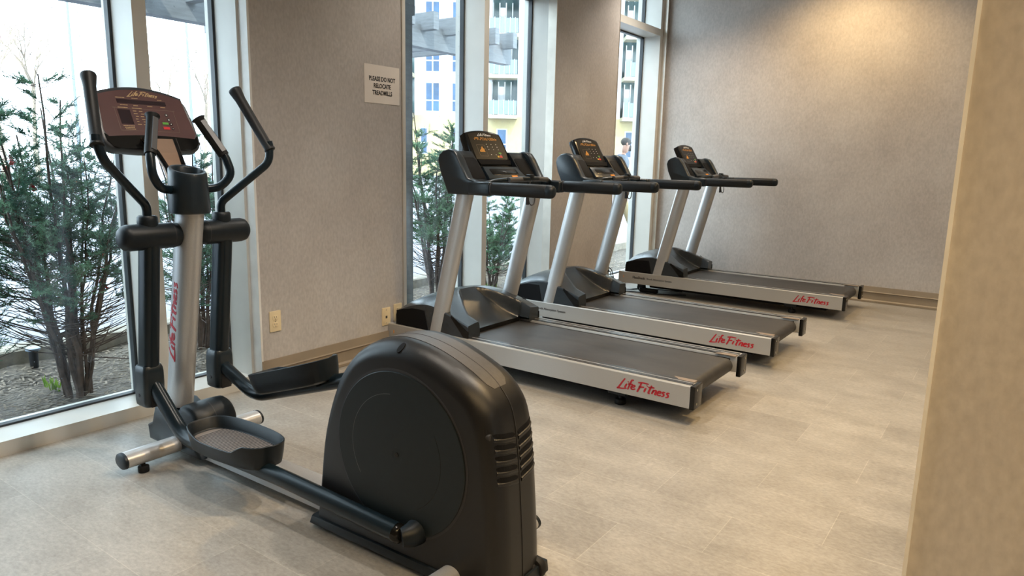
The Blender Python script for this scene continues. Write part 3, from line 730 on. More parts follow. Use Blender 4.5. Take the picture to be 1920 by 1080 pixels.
for cx_, cy_ in ((0.083, 0.020), (0.087, 0.000)):
    onface('arrow_button', [(cx_+0.0065*math.cos(2*PI*j/16), cy_+0.0065*math.sin(2*PI*j/16)) for j in range(16)], MT['ink'], 0.0024)
    onface('arrow_mark', [(cx_+0.003*math.cos(2*PI*j/16), cy_+0.003*math.sin(2*PI*j/16)) for j in range(16)], MT['white'], 0.0028)
onface('go_button', rc(0.068, -0.016, 0.024, 0.009), MT['btn_green'], 0.0026)
onface('stop_button', rc(0.067, -0.036, 0.026, 0.011), MT['btn_red'], 0.0026)
for cx_, cy_, rr_ in ((0.091, -0.018, 0.0065), (0.093, -0.037, 0.005)):
    onface('round_button', [(cx_+rr_*math.cos(2*PI*j/16), cy_+rr_*math.sin(2*PI*j/16)) for j in range(16)], MT['screendark'], 0.0024)
    onface('round_mark', [(cx_+rr_*0.35*math.cos(2*PI*j/12), cy_+rr_*0.35*math.sin(2*PI*j/12)) for j in range(12)], MT['white'], 0.0028)
def cmap(u, v, h):
    return CM @ Vector((-0.055+0.122*u + 0.010*v, 0.093+0.021*v - 0.004*(2*u-1)**2, 0.0012+0.0006*h))
script_logo('lettering', MT['gold'], face, cmap, 0.060)

# ---- fixed pulse grips
for s in (-1, 1):
    g0 = Vector((-0.818, s*0.092, 1.385)); g1 = Vector((-0.745, s*0.150, 1.243))
    path = fillet([g1+(g0-g1)*0.02, g1-(g0-g1)*0.10, Vector((-0.715, s*0.165, 1.165)), Vector((-0.735, s*0.125, 1.112)), Vector((-0.765, s*0.066, 1.105))], 0.05, 6)
    fg = MB().tube(path, 0.0165, 16).build('fixed_handle', MT['blacktube'], EL, smooth=50)
    d = (g0-g1)
    MB().tube([g1-d*0.03, g1, g1+d*0.93, g1+d*0.97, g1+d*0.985, g1+d*1.0], [0.0205, 0.0215, 0.0215, 0.027, 0.027, 0.022], 20).build('pulse_grip', MT['grip'], fg, smooth=40)
    nn = Vector((1, 0, 0)); nn = (nn - d.normalized()*nn.dot(d.normalized())).normalized(); sd = d.normalized().cross(nn)
    m = MB()
    m.rings([[g1+d*t + nn*(0.0205+0.0025*math.cos(a)) + sd*0.010*a2 for a, a2 in ((0, -1), (0, 1), (PI, 1), (PI, -1))] for t in (0.05, 0.88)])
    m.build('sensor_plate', MT['sensor'], fg, smooth=0)

# ---- moving arms: housing on the mast, upright lower link, bent upper bar with long grip
PV = Vector((-0.785, 0, 0.930))
for s in (-1, 1):
    ar = empty('moving_arm', (0, 0, 0), 0, EL)
    MB().tube([PV+Vector((0, s*y, 0)) for y in (0.030, 0.045, 0.070, 0.235, 0.252, 0.264, 0.270)], [0.030, 0.046, 0.050, 0.050, 0.046, 0.034, 0.015], 32).build('pivot_housing', MT['plastic'], ar, smooth=50)
    MB().tube([PV+Vector((0, s*y, 0)) for y in (0.072, 0.075)], 0.0506, 32, cap=False).build('seam', MT['ink'], ar)
    yb = s*0.155
    # collar
    MB().tube([(PV.x-0.004, yb, 0.966), (PV.x-0.004, yb, 0.985), (PV.x-0.004, yb, 1.004), (PV.x-0.004, yb, 1.010)], [0.036, 0.037, 0.036, 0.030], 28).build('collar', MT['plastic'], ar, smooth=45)
    up = fillet([Vector((PV.x-0.004, yb, 1.00)), Vector((PV.x-0.004, yb, 1.048)), Vector((-0.705, s*0.338, 1.215)), Vector((-0.718, s*0.352, 1.285)), Vector((-0.722, s*0.350, 1.30))], 0.06, 8)
    MB().tube(up, 0.0165, 18).build('upper_bar', MT['blacktube'], ar, smooth=50)
    a = Vector((-0.712, s*0.352, 1.262)); b = Vector((-0.862, s*0.292, 1.518)); d = b-a
    MB().tube([a, a+d*0.012, a+d*0.03, a+d*0.05, a+d*0.5, a+d*0.82, a+d*0.93, a+d*0.965, a+d*0.985, a+d*0.998, a+d*1.004],
              [0.019, 0.0235, 0.0235, 0.0200, 0.0205, 0.0215, 0.0255, 0.0270, 0.0255, 0.019, 0.008], 22).build('hand_grip', MT['grip'], ar, smooth=50)
    # lower link (rounded rectangular tube) and its boot
    top = Vector((-0.785, yb, 0.925)); bot = Vector((-0.858, yb, 0.40)); T = (bot-top).normalized()
    L = [top+(bot-top)*t for t in (0, 1)]
    ex_ = Vector((1, 0, 0)); ex_ = (ex_-T*ex_.dot(T)).normalized(); ey_ = Vector((0, 1, 0))
    sec = rrect(0.080, 0.062, 0.024, 5)
    MB().rings([[p+ex_*q[0]+ey_*q[1] for q in sec] for p in L]).build('lower_link', MT['blacktube'], ar, smooth=45)
    bm_ = MB(); rr = []
    for t, kx, ky in ((0.372, 0.66, 0.7), (0.412, 0.80, 0.92), (0.402, 0.95, 1.0), (0.385, 1.0, 1.06), (0.34, 1.02, 1.08), (0.27, 1.0, 1.06), (0.25, 0.97, 1.0), (0.243, 0.85, 0.85)):
        cxx = -0.858-0.10*(0.40-t)*0.4
        rr.append([Vector((cxx+p[0]*kx, yb+p[1]*ky, t)) for p in rrect(0.094, 0.080, 0.020, 5)])
    rr = rr[1:]
    bm_.rings(rr); boot = bm_.build('link_boot', MT['charcoal'], ar, smooth=45)
    MB().prism([(-0.022, 0.245), (0.022, 0.245), (0.022, 0.335), (0.012, 0.352), (-0.012, 0.352), (-0.022, 0.335)], 'x', -0.82, -0.8135).build('boot_opening', MT['ink'], boot, loc=(0, yb, 0))
    MB().cyl((-0.865, yb+0.040*(-1), 0.292), (-0.865, yb-0.0445, 0.292), 0.007, 12).build('boot_bolt', MT['ink'], boot)

# ---- pedal arms and pedals
def pedal(parent, mtx, s):
    """tray in its own frame: x along, y across, z up"""
    p = empty('pedal', (0, 0, 0), 0, parent)
    out = []
    N = 64
    for j in range(N):
        a = 2*PI*j/N; c, sn = math.cos(a), math.sin(a)
        n_ = 3.2
        x = 0.222*math.copysign(abs(c)**(2/n_), c); y = 0.095*math.copysign(abs(sn)**(2/n_), sn)
        y *= (1.0-0.10*(x/0.222 > 0)*(x/0.222)) ; out.append((x, y))
    def rimh(x, y):      # rim is high along the inner side and the toe, low along the outer side near the heel
        h = 0.050
        if s*y > 0.02: h = 0.050-0.026*min(1, max(0, (x+0.19)/0.10)) if x < 0.10 else 0.024+0.030*min(1, (x-0.10)/0.05)
        return h
    rr = []
    rr.append([(x*0.88, y*0.80, -0.036) for x, y in out])
    rr.append([(x*0.96, y*0.93, -0.028) for x, y in out])
    rr.append([(x*1.0, y*1.0, 0.012) for x, y in out])
    rr.append([(x*1.025, y*1.04, rimh(x, y)) for x, y in out])
    rr.append([(x*1.010, y*1.010, rimh(x, y)+0.002) for x, y in out])
    rr.append([(x*0.985, y*0.96, rimh(x, y)-0.002) for x, y in out])
    rr.append([(x*0.955, y*0.91, 0.010) for x, y in out])
    rr.append([(x*0.93, y*0.87, 0.004) for x, y in out])
    MB().rings([[Vector(q) for q in r] for r in rr]).build('pedal_tray', MT['plastic'], p, xf=mtx, smooth=50)
    m = MB()
    m.rings([[Vector((x*0.90, y*0.84, 0.002)) for x, y in out], [Vector((x*0.90, y*0.84, 0.006)) for x, y in out]])
    tr = m.build('tread', MT['pedalgroove'], p, xf=mtx)
    g = MB()
    K = 27
    for k in range(K):
        xx = -0.165+0.33*k/(K-1)
        yy = 0.078*(1-abs(xx/0.205)**3.2)**(1/3.2)
        g.box((xx-0.0022, -yy, 0.0055), (xx+0.0022, yy, 0.0068))
    g.build('tread_grooves', MT['ink'], tr, xf=mtx, smooth=0)
    b = MB()
    b.box((-0.10, -0.035, -0.045), (0.16, 0.035, -0.012)).box((0.12, -0.05, -0.030), (0.17, 0.05, -0.010)); b.build('pedal_bracket', MT['plastic'], p, xf=mtx, smooth=0)
    return p
# near arm
yn = -0.150
pa = [Vector((-0.850, yn, 0.340)), Vector((-0.64, yn, 0.155)), Vector((-0.05, yn, 0.160)), Vector((0.495, yn, 0.140))]
MB().tube(fillet(pa, 0.07, 7), 0.027, 20, ry=0.031).build('pedal_arm', MT['blacktube'], EL, smooth=50)
MB().tube([(0.492, yn, 0.140), (0.510, yn, 0.139), (0.518, yn, 0.139)], [0.029, 0.029, 0.020], 20).build('arm_end_cap', MT['gloss'], EL, smooth=50)
MB().tube([(0.545, -0.118, 0.145), (0.545, -0.145, 0.145), (0.53, -0.166, 0.142)], [0.040, 0.036, 0.028], 22).build('crank_stub', MT['plastic'], EL, smooth=50)
PMn = frame_of((-0.335, -0.128, 0.196), (1, 0.0, 0.02), (0, 1, 0))
pedal(EL, PMn, -1)
# far arm
yf = 0.160
pb = [Vector((-0.850, yf-0.004, 0.345)), Vector((-0.62, yf, 0.248)), Vector((-0.10, yf, 0.415)), Vector((0.45, yf, 0.590))]
MB().tube(fillet(pb, 0.07, 7), 0.027, 20, ry=0.029).build('pedal_arm', MT['blacktube'], EL, smooth=50)
MB().tube([(0.45, 0.118, 0.590), (0.45, 0.19, 0.590)], [0.036, 0.028], 22).build('crank_stub', MT['plastic'], EL, smooth=50)
PMf = frame_of((-0.335, 0.145, 0.385), (1, 0.0, 0.32), (0, 1, 0))
pedal(EL, PMf, 1)

# ================================================================== TREADMILLS
def make_treadmill():
    t = empty('treadmill', (0, 0, 0))
    L0, L1, W, Z0, Z1 = -0.065, 1.99, 0.388, 0.090, 0.200
    for s in (-1, 1):
        # side rail: hollow-looking extrusion with a ribbed top strip
        y0, y1 = s*W, s*(W-0.105)
        sec = [(s*W, Z0), (s*W, Z1-0.004), (s*(W-0.004), Z1), (s*(W-0.030), Z1), (s*(W-0.034), Z1-0.005), (s*(W-0.055), Z1-0.006), (s*(W-0.058), Z1-0.001), (s*(W-0.094), Z1-0.003), (s*(W-0.098), Z1-0.012), (s*(W-0.098), Z0+0.02), (s*(W-0.03), Z0)]
        rl = MB().prism(sec, 'x', L0, L1-0.022).build('side_rail', MT['silver_rail'], t, smooth=25)
        MB().box((0.45, min(s*(W-0.022), s*(W-0.088)), Z1-0.004), (L1-0.03, max(s*(W-0.022), s*(W-0.088)), Z1+0.0018)).build('foot_strip', MT['footstrip'], rl, smooth=0)
        MB().box((0.45, min(s*(W-0.052), s*(W-0.058)), Z1+0.0015), (L1-0.03, max(s*(W-0.052), s*(W-0.058)), Z1+0.0026)).build('strip_rib', MT['silver'], rl, smooth=0)
        MB().box((0.50, min(s*(W-0.094), s*(W-0.128)), Z1-0.055), (L1-0.06, max(s*(W-0.094), s*(W-0.128)), Z1-0.016)).build('belt_gap_shade', MT['pit'], rl, smooth=0)  # black filler strip, the gap's shade put into its colour
        # black end cap with two screws
        ec = MB().prism([(s*(W+0.001), Z0-0.004), (s*(W+0.001), Z1+0.002), (s*(W-0.098), Z1+0.002), (s*(W-0.098), Z0-0.004)], 'x', L1-0.024, L1+0.002, 0.004).build('rail_end_cap', MT['gloss'], t, smooth=25)
        for zz in (Z0+0.020, Z1-0.020):
            MB().cyl((L1+0.0018, s*(W-0.03), zz), (L1+0.0035, s*(W-0.03), zz), 0.006, 12).build('cap_screw', MT['brass'], ec)
        MB().prism([(L1-0.110, s*(W-0.070)), (L1-0.030, s*(W-0.070)), (L1-0.030, s*(W-0.108)), (L1-0.150, s*(W-0.108))], 'z', Z1-0.001, Z1+0.0035, 0.001).build('belt_guard', MT['tape'], t, smooth=0)
        # upright: leaning oval tube
        P0 = Vector((0.318, s*0.352, 0.16)); P1 = Vector((0.545, s*0.352, 1.075)); T = (P1-P0).normalized()
        a = Vector((1, 0, 0)); a = (a-T*a.dot(T)).normalized(); b = Vector((0, 1, 0))
        MB().rings([[p+a*(0.058*math.cos(2*PI*j/32))+b*(0.033*math.sin(2*PI*j/32)) for j in range(32)] for p in (P0, P0.lerp(P1, .5), P1)]).build('upright', MT['silver'], t, smooth=50)
        # rear levelling foot and front wheel
        MB().box((1.50, s*0.30-0.03, 0.055), (1.60, s*0.30+0.03, Z0+0.03)).build('foot_bracket', MT['plastic'], t, smooth=0)
        MB().cyl((1.56, s*0.30, 0.0), (1.56, s*0.30, 0.03), 0.030, 20, bev=0.006).cyl((1.56, s*0.30, 0.025), (1.56, s*0.30, 0.07), 0.010, 10).build('leveling_foot', MT['rubber'], t)
        MB().cyl((0.12, s*0.25-0.02, 0.04), (0.12, s*0.25+0.02, 0.04), 0.040, 24, bev=0.006).build('transport_wheel', MT['rubber'], t)
        MB().box((0.09, s*0.25-0.03, 0.05), (0.15, s*0.25+0.03, Z0+0.02)).build('wheel_bracket', MT['plastic'], t, smooth=0)
    # the side lettering (near rail)
    def rm(u, v, h): return Vector((1.578+0.290*u, -W-0.0003-0.0009*h, 0.115+0.056*v))
    script_logo('lettering', MT['red'], t, rm, 0.062)
    MXX = Matrix(((1, 0, 0, 0), (0, 0, -1, -W-0.0010), (0, 1, 0, 0), (0, 0, 0, 1)))
    text_mesh('deck_lettering', 'FlexDeck', 0.034, MT['ink'], t, Matrix.Translation((0.085, 0, 0.150)) @ MXX, align='LEFT', bold=0.0006)
    text_mesh('deck_lettering', 'Shock Absorption System', 0.0245, MT['darkprint'], t, Matrix.Translation((0.232, 0, 0.150)) @ MXX, align='LEFT', bold=0.0002)
    MB().prism(rrect(0.006, 0.022, 0.003, 3, -0.012, 0.150), 'y', -W-0.001, -W, 0).build('recess_mark', MT['warn'], t, smooth=0)
    # deck, belt round the rear roller
    MB().box((0.22, -0.282, 0.052), (L1-0.16, 0.282, Z1-0.022)).build('deck_shade_slab', MT['pit'], t, smooth=0)  # deck thickened and blackened to deepen the shadow beneath
    bw = 0.262; rr = 0.040; xc, zc = L1-0.075, Z1-0.012-rr
    prof = [(0.30, Z1-0.012), (0.60, Z1-0.012), (1.0, Z1-0.012), (xc, Z1-0.012)] + [(xc+rr*math.sin(R(a)), zc+rr*math.cos(R(a))) for a in range(12, 181, 12)] + [(0.30, zc-rr)]
    MB().rings([[Vector((x, y, z)) for x, z in prof] for y in (-bw, bw)], closed=True, cap=True).build('running_belt', MT['belt'], t, smooth=30)
    MB().tube([(xc, -0.29, zc), (xc, -bw-0.002, zc)], 0.020, 16).tube([(xc, bw+0.002, zc), (xc, 0.29, zc)], 0.020, 16).build('rear_roller', MT['brass'], t)
    # motor hood: crowned front, concave ramp down to the belt, two side lobes
    XR0 = 0.27
    def hood_z(x, y):
        ay = abs(y)
        base = 0.345+0.073*math.sin(PI/2*min(1, x/XR0))
        cr = 0.060*(ay/0.375)**2.4
        if x <= XR0: return base-cr
        u = min(1.0, (x-XR0)/(0.588-XR0))
        lobe = 0.418-cr*(1-0.6*u) - 0.118*u**1.25
        uu = min(1.0, (x-XR0)/(0.515-XR0)); ramp = 0.214+(0.418-cr-0.214)*(1-uu)**1.35
        edge = 0.06+0.205*min(1.0, uu)**0.75
        k = 1/(1+math.exp(max(-40, min(40, -(ay-edge)/0.0035))))
        return ramp*(1-k)+lobe*k
    xs = [-0.005, 0.0, 0.012, 0.04, 0.08, 0.13, 0.17, 0.21, 0.25, 0.27] + [0.27+0.318*i/36 for i in range(1, 37)]
    ys = [-0.375, -0.372] + [-0.36+0.72*i/96 for i in range(97)] + [0.372, 0.375]
    V = []; F = []
    nY = len(ys)
    for i, x in enumerate(xs):
        for j, y in enumerate(ys):
            z = hood_z(x, y)
            if j in (0, nY-1): z -= 0.008
            if i == 0: z -= 0.016
            if i == 1: z -= 0.005
            V.append((x, y, z))
    for i in range(len(xs)-1):
        for j in range(nY-1):
            xm = xs[i]
            if xm >= 0.505 and abs(ys[j]) < 0.262 and abs(ys[j+1]) < 0.262: continue
            F.append((i*nY+j, (i+1)*nY+j, (i+1)*nY+j+1, i*nY+j+1))
    hb = MB(); hb.fix = False; hb.add(V, F)
    # skirts down to the deck
    def skirt(idx, zb, flip=False):
        n0 = len(hb.v); pts = [hb.v[i] for i in idx]
        hb.v += [(p[0], p[1], zb) for p in pts]
        for q in range(len(idx)-1):
            f = (idx[q], idx[q+1], n0+q+1, n0+q); hb.f.append(f[::-1] if flip else f)
    skirt([j for j in range(nY)], 0.195, True)
    nX = len(xs)
    skirt([i*nY for i in range(nX)], 0.195)
    skirt([i*nY+nY-1 for i in range(nX)], 0.195, True)
    rl_ = [(nX-1)*nY+j for j in range(nY)]
    skirt([k for k in rl_ if V[k][1] <= -0.258], 0.195); skirt([k for k in rl_ if V[k][1] >= 0.258], 0.195)
    hood = hb.build('motor_hood', MT['hood'], t, smooth=32)
    MB().box((0.500, -0.262, 0.190), (0.515, 0.262, 0.216)).build('hood_lip', MT['gloss'], hood, smooth=0)
    for s in (-1, 1):
        # recessed black side panel and brown reflective strip below the lobe
        MB().prism([(0.004, 0.202), (0.004, 0.292), (0.05, 0.305), (0.15, 0.322), (0.24, 0.322), (0.27, 0.202)], 'y', s*0.3745, s*0.3775).build('side_recess', MT['pit'], hood, smooth=0)
        MB().prism([(0.592, 0.202), (0.592, 0.246), (0.560, 0.262), (0.460, 0.325), (0.452, 0.312), (0.555, 0.202)], 'y', s*0.372, s*0.3785, 0.001).build('lobe_nose', MT['gloss'], hood, smooth=0)
    MB().prism([(0.13, -0.10), (0.20, -0.14), (0.21, -0.04)], 'z', 0.395, 0.4025).build('hood_vent', MT['plastic'], hood, smooth=0) if False else None

    # head: shell between the uprights, side wings, cup pocket plates, dash
    hd = [(0.445, 1.045), (0.385, 1.170), (0.368, 1.235), (0.378, 1.268), (0.405, 1.290), (0.450, 1.300), (0.490, 1.286), (0.520, 1.250), (0.585, 1.140), (0.640, 1.122), (0.735, 1.120), (0.745, 1.110), (0.745, 1.050), (0.735, 1.045)]
    # dash body between the wings (lower and set back)
    db = [(0.455, 1.060), (0.390, 1.180), (0.374, 1.240), (0.388, 1.274), (0.425, 1.292), (0.450, 1.288), (0.472, 1.262), (0.575, 1.125), (0.605, 1.112), (0.608, 1.060)]
    for s in (-1, 1):
        wy0, wy1 = s*0.335, s*0.400
        wg = MB().prism(hd, 'y', wy0, wy1, 0.010).build('head_wing', MT['charcoal'], t, smooth=50)
        # flat plate beside the wing: cup pocket's shade put into its black colour
        pk = MB().prism([(0.588, s*0.165), (0.588, s*0.320), (0.44, s*0.335), (0.42, s*0.175)], 'z', 1.06, 1.06) if False else None
        P = frame_of((0.5235, s*0.260, 1.1935), (0, 1, 0), (-0.60, 0, 0.80))
        pc = MB().prism(rrect(0.130, 0.150, 0.022, 5), 'z', -0.002, 0.0022, 0.001).build('pocket_shade_plate', MT['pit'], wg, xf=P, smooth=40)
        # front arm: squared handle root, then the padded grip
        MB().prism(rrect(0.056, 0.074, 0.018, 5, s*0.378, 1.084), 'x', 0.600, 0.748, 0.004).build('handle_root', MT['charcoal'], t, smooth=45)
        MB().prism(rrect(0.060, 0.070, 0.024, 6, s*0.378, 1.085), 'x', 0.752, 0.760, 0.002).build('grip_collar', MT['ink'], t, smooth=45)
        MB().prism(rrect(0.060, 0.072, 0.029, 6, s*0.378, 1.085), 'x', 0.760, 1.118, 0.003).build('handrail_grip', MT['grip'], t, smooth=45)
        MB().rings([[Vector((x, s*0.378+0.0305*k*math.cos(2*PI*j/24), 1.085+0.0365*k*math.sin(2*PI*j/24))) for j in range(24)] for x, k in ((1.118, 1.0), (1.135, 0.99), (1.148, 0.92), (1.157, 0.74), (1.161, 0.45))]).build('grip_end', MT['plastic'], t, smooth=50)
    dbl = [(0.470, 1.060), (0.440, 1.130), (0.440, 1.170), (0.455, 1.188), (0.500, 1.180), (0.560, 1.130), (0.600, 1.112), (0.605, 1.060)]
    dash = MB().prism(dbl, 'y', -0.335, 0.335, 0.004).build('dashboard', MT['plastic'], t, smooth=40)
    for s in (-1, 1): MB().prism(db, 'y', s*0.185, s*0.335, 0.004).build('cup_shoulder', MT['plastic'], dash, smooth=40)
    MB().box((0.395, -0.09, 1.16), (0.425, 0.09, 1.30)).build('console_neck', MT['plastic'], dash, smooth=0)
    # raised centre panel that carries the console
    P = frame_of((0.535, 0.0, 1.175), (0, 1, 0), (-0.72, 0, 0.69))
    MB().prism([(-0.195, -0.070), (0.195, -0.070), (0.170, 0.030), (-0.170, 0.030)], 'z', -0.01, 0.012, 0.006).build('centre_panel', MT['charcoal'], t, xf=P, smooth=40)
    MB().prism(rrect(0.270, 0.050, 0.010, 4, 0, -0.018), 'z', 0.010, 0.0135, 0.001).build('reading_shelf', MT['gloss'], t, xf=P, smooth=30)
    MB().prism(rrect(0.060, 0.014, 0.002, 2, 0.070, -0.056), 'z', 0.012, 0.0145).build('warning_label', MT['warn'], t, xf=P, smooth=0)
    # console pod
    ta = R(29)
    Cc = empty('console', (0, 0, 0), 0, t)
    CMt = frame_of((0.428, 0.012, 1.302), (0, 1, 0), (-math.sin(ta), 0, math.cos(ta))) @ Matrix.Diagonal((1.34, 1.08, 1, 1))
    ol = [(-0.128+0.256*i/12, 0.128-0.020*(2*i/12-1)**2) for i in range(13)]
    ol += [(0.134, 0.085)] + [(0.140-0.022+0.024*math.cos(R(-90*i/4)), -0.090-0.024*math.sin(R(90*i/4))) for i in range(5)]
    ol += [(-0.140+0.022-0.024*math.sin(R(90*i/4)), -0.114+0.024*(1-math.cos(R(90*i/4)))) for i in range(5)] + [(-0.134, 0.085)]
    MB().prism(ol, 'z', -0.055, 0.0, 0.009).build('pod_casing', MT['gloss'], Cc, xf=CMt, smooth=40)
    fp = [(-0.116+0.232*i/10, 0.115-0.018*(2*i/10-1)**2) for i in range(11)] + [(0.122, -0.060), (-0.122, -0.060)]
    fc_ = MB().prism(fp, 'z', -0.001, 0.0012).build('display_face', MT['tmface'], Cc, xf=CMt, smooth=0)
    MB().prism([(-0.126, -0.066), (0.126, -0.066), (0.114, -0.098), (-0.114, -0.098)], 'z', -0.001, 0.008, 0.003).build('pod_lip', MT['pit'], Cc, xf=CMt, smooth=0)
    def tmap(u, v, h): return CMt @ Vector((-0.052+0.104*u+0.004*v, 0.088+0.016*v, 0.0013+0.0005*h))
    script_logo('lettering', MT['white'], fc_, tmap, 0.075)
    led = MB(); rq = random.Random(5)
    x = -0.080
    while x < 0.082:
        for q in range(3):
            if rq.random() < 0.75: led.prism(rc(x, 0.064+q*0.0062, 0.0028, 0.0034), 'z', 0.001, 0.0018)
        if rq.random() < 0.6: led.prism(rc(x+0.003, 0.064+rq.choice((0, 1, 2))*0.0062, 0.0034, 0.0018), 'z', 0.001, 0.0018)
        x += 0.0072 if rq.random() < 0.8 else 0.012
    led.build('led_message', MT['led'], fc_, xf=CMt, smooth=0)
    br = MB()
    for i, hh in enumerate((0.008, 0.014, 0.024, 0.030, 0.018)): br.prism(rc(-0.070+i*0.0072, -0.010+hh/2, 0.0036, hh), 'z', 0.001, 0.0018)
    br.prism(rc(-0.056, -0.0125, 0.038, 0.002), 'z', 0.001, 0.0018)
    br.build('led_bars', MT['led'], fc_, xf=CMt, smooth=0)
    fr_ = MB()
    for q in (rc(-0.055, 0.030, 0.058, 0.0010), rc(-0.055, -0.040, 0.058, 0.001), rc(-0.084, -0.005, 0.001, 0.070), rc(-0.026, -0.005, 0.001, 0.070)): fr_.prism(q, 'z', 0.001, 0.0016)
    fr_.build('window_frame_line', MT['tape'], fc_, xf=CMt, smooth=0)
    dt = MB()
    for i in range(3):
        for k in range(5):
            if rq.random() < 0.9: dt.prism(rc(-0.008+0.036*i+0.002*k, 0.036-0.0165*k, 0.005, 0.0042), 'z', 0.001, 0.0018)
    dt.build('key_marks', MT['white'], fc_, xf=CMt, smooth=0)
    for nm, cx_, cy_, w_, h_, m_ in (('go_button', 0.070, -0.020, 0.020, 0.009, 'btn_green'), ('stop_button', 0.068, -0.042, 0.020, 0.013, 'btn_red'), ('yellow_button', 0.048, -0.042, 0.012, 0.011, 'btn_yellow')):
        MB().prism(rc(cx_, cy_, w_, h_), 'z', 0.001, 0.0022).build(nm, MT[m_], fc_, xf=CMt, smooth=0)
    # bowed sensor bar between the handles, stop key with its clip on a cord
    pth = smoothpath([(0.655, -0.352, 1.100), (0.690, -0.28, 1.122), (0.735, -0.12, 1.134), (0.745, 0, 1.138), (0.735, 0.12, 1.134), (0.690, 0.28, 1.122), (0.655, 0.352, 1.100)], 5)
    sb_ = MB().tube(pth, 0.017, 14, ry=0.014).build('sensor_bar', MT['blacktube'], t, smooth=50)
    for s in (-1, 1):
        MB().tube([Vector((0.742-0.012*abs(y-0.05)/0.2*1.0, s*y, 1.1375-0.0008-0.006*(y/0.2)**2)) for y in (0.04, 0.09, 0.14, 0.20)], 0.0178, 14, ry=0.0150).build('pulse_plate', MT['sensor'], sb_, smooth=50)
    MB().prism(rrect(0.034, 0.040, 0.006, 3, 0.745, 0.0), 'z', 1.135, 1.162, 0.004).build('stop_button', MT['plastic'], sb_, smooth=40)
    key = MB().tube(smoothpath([(0.755, -0.010, 1.128), (0.762, -0.03, 1.07), (0.77, -0.045, 1.015), (0.775, -0.03, 0.985), (0.780, -0.005, 0.99), (0.778, 0.008, 1.03), (0.765, 0.010, 1.10)], 5), 0.0035, 8).build('safety_cord', MT['ink'], t)
    MB().box((0.755, -0.052, 0.985), (0.768, -0.036, 1.050)).build('cord_clip', MT['ink'], key, smooth=0)
    return t

TM = make_treadmill()
tms = [(-3.145, 3.513, 'treadmill nearest the camera, in front of the sign pier, its hood beside the wall outlets'),
       (-3.117, 4.742, 'middle treadmill of the row, standing between the nearest one and the farthest one'),
       (-3.060, 6.548, 'farthest treadmill of the row, standing alongside the plain back wall')]
for i, (x, y, lab) in enumerate(tms):
    o = TM if i == 0 else copy_tree(TM)
    o.location = (x, y, 0); tag(o, lab, 'treadmill', 'treadmills in a row facing the windows')

# power cord and adapter on the floor between the middle and farthest treadmills
pc = empty('power_cord', (-2.75, 5.55, 0)); tag(pc, 'black power cord lying on the floor between the middle and farthest treadmills', 'cord')
def cordp(P, r, nm='cable'):
    MB().tube([v-Vector((-2.75, 5.55, 0)) for v in smoothpath(P, 7)], r, 8).build(nm, MT['rubber'], pc)
cordp([(-3.200, 6.040, 0.235), (-3.165, 6.075, 0.215), (-3.150, 6.13, 0.09), (-3.14, 6.20, 0.010), (-3.08, 6.26, 0.006), (-2.99, 6.26, 0.012), (-2.96, 6.27, 0.02)], 0.0045)
cordp([(-3.200, 6.040, 0.200), (-3.160, 6.055, 0.190), (-3.150, 6.06, 0.08), (-3.13, 6.10, 0.008), (-3.03, 6.16, 0.006), (-2.90, 6.19, 0.006), (-2.75, 6.20, 0.006), (-2.5, 6.35, 0.006)], 0.0045)
cordp([(-3.05, 6.28, 0.006), (-3.00, 6.40, 0.006), (-2.86, 6.44, 0.006), (-2.6, 6.5, 0.006)], 0.0040)
MB().box((-3.21-(-2.75)+0.001, 6.02-5.55, 0.190), (-3.185+2.75, 6.06-5.55, 0.212)).box((-3.21-(-2.75)+0.001, 6.02-5.55, 0.225), (-3.185+2.75, 6.06-5.55, 0.247)).build('plug', MT['rubber'], pc, smooth=0)
MB().prism(rrect(0.19, 0.055, 0.02, 4, -0.10, 0.72), 'z', 0.001, 0.040, 0.008).build('adapter', MT['rubber'], pc, smooth=40)

# ================================================================== OUTSIDE
GZ = -0.10
rnd = random.Random(11)
# planting bed: bumpy mulch strip
mb = MB(); mb.fix = False
NX, NYY = 22, 150
V = []; F = []
for i in range(NX+1):
    for j in range(NYY+1):
        x = -3.60-1.36*i/NX; y = -3+14.0*j/NYY
        z = GZ + 0.018*math.sin(3.1*x+1.7*y)*math.cos(2.3*y) + 0.012*math.sin(11*x+7*y) + rnd.uniform(-.008, .008) + 0.02*(x < -4.7)
        V.append((x, y, z))
for i in range(NX):
    for j in range(NYY): F.append((i*(NYY+1)+j, i*(NYY+1)+j+1, (i+1)*(NYY+1)+j+1, (i+1)*(NYY+1)+j))
mb.add(V, F); o = mb.build('planting_bed', MT['mulch'], smooth=60); tag(o, 'strip of brown bark mulch between the windows and the kerb', 'mulch bed', kind='structure')
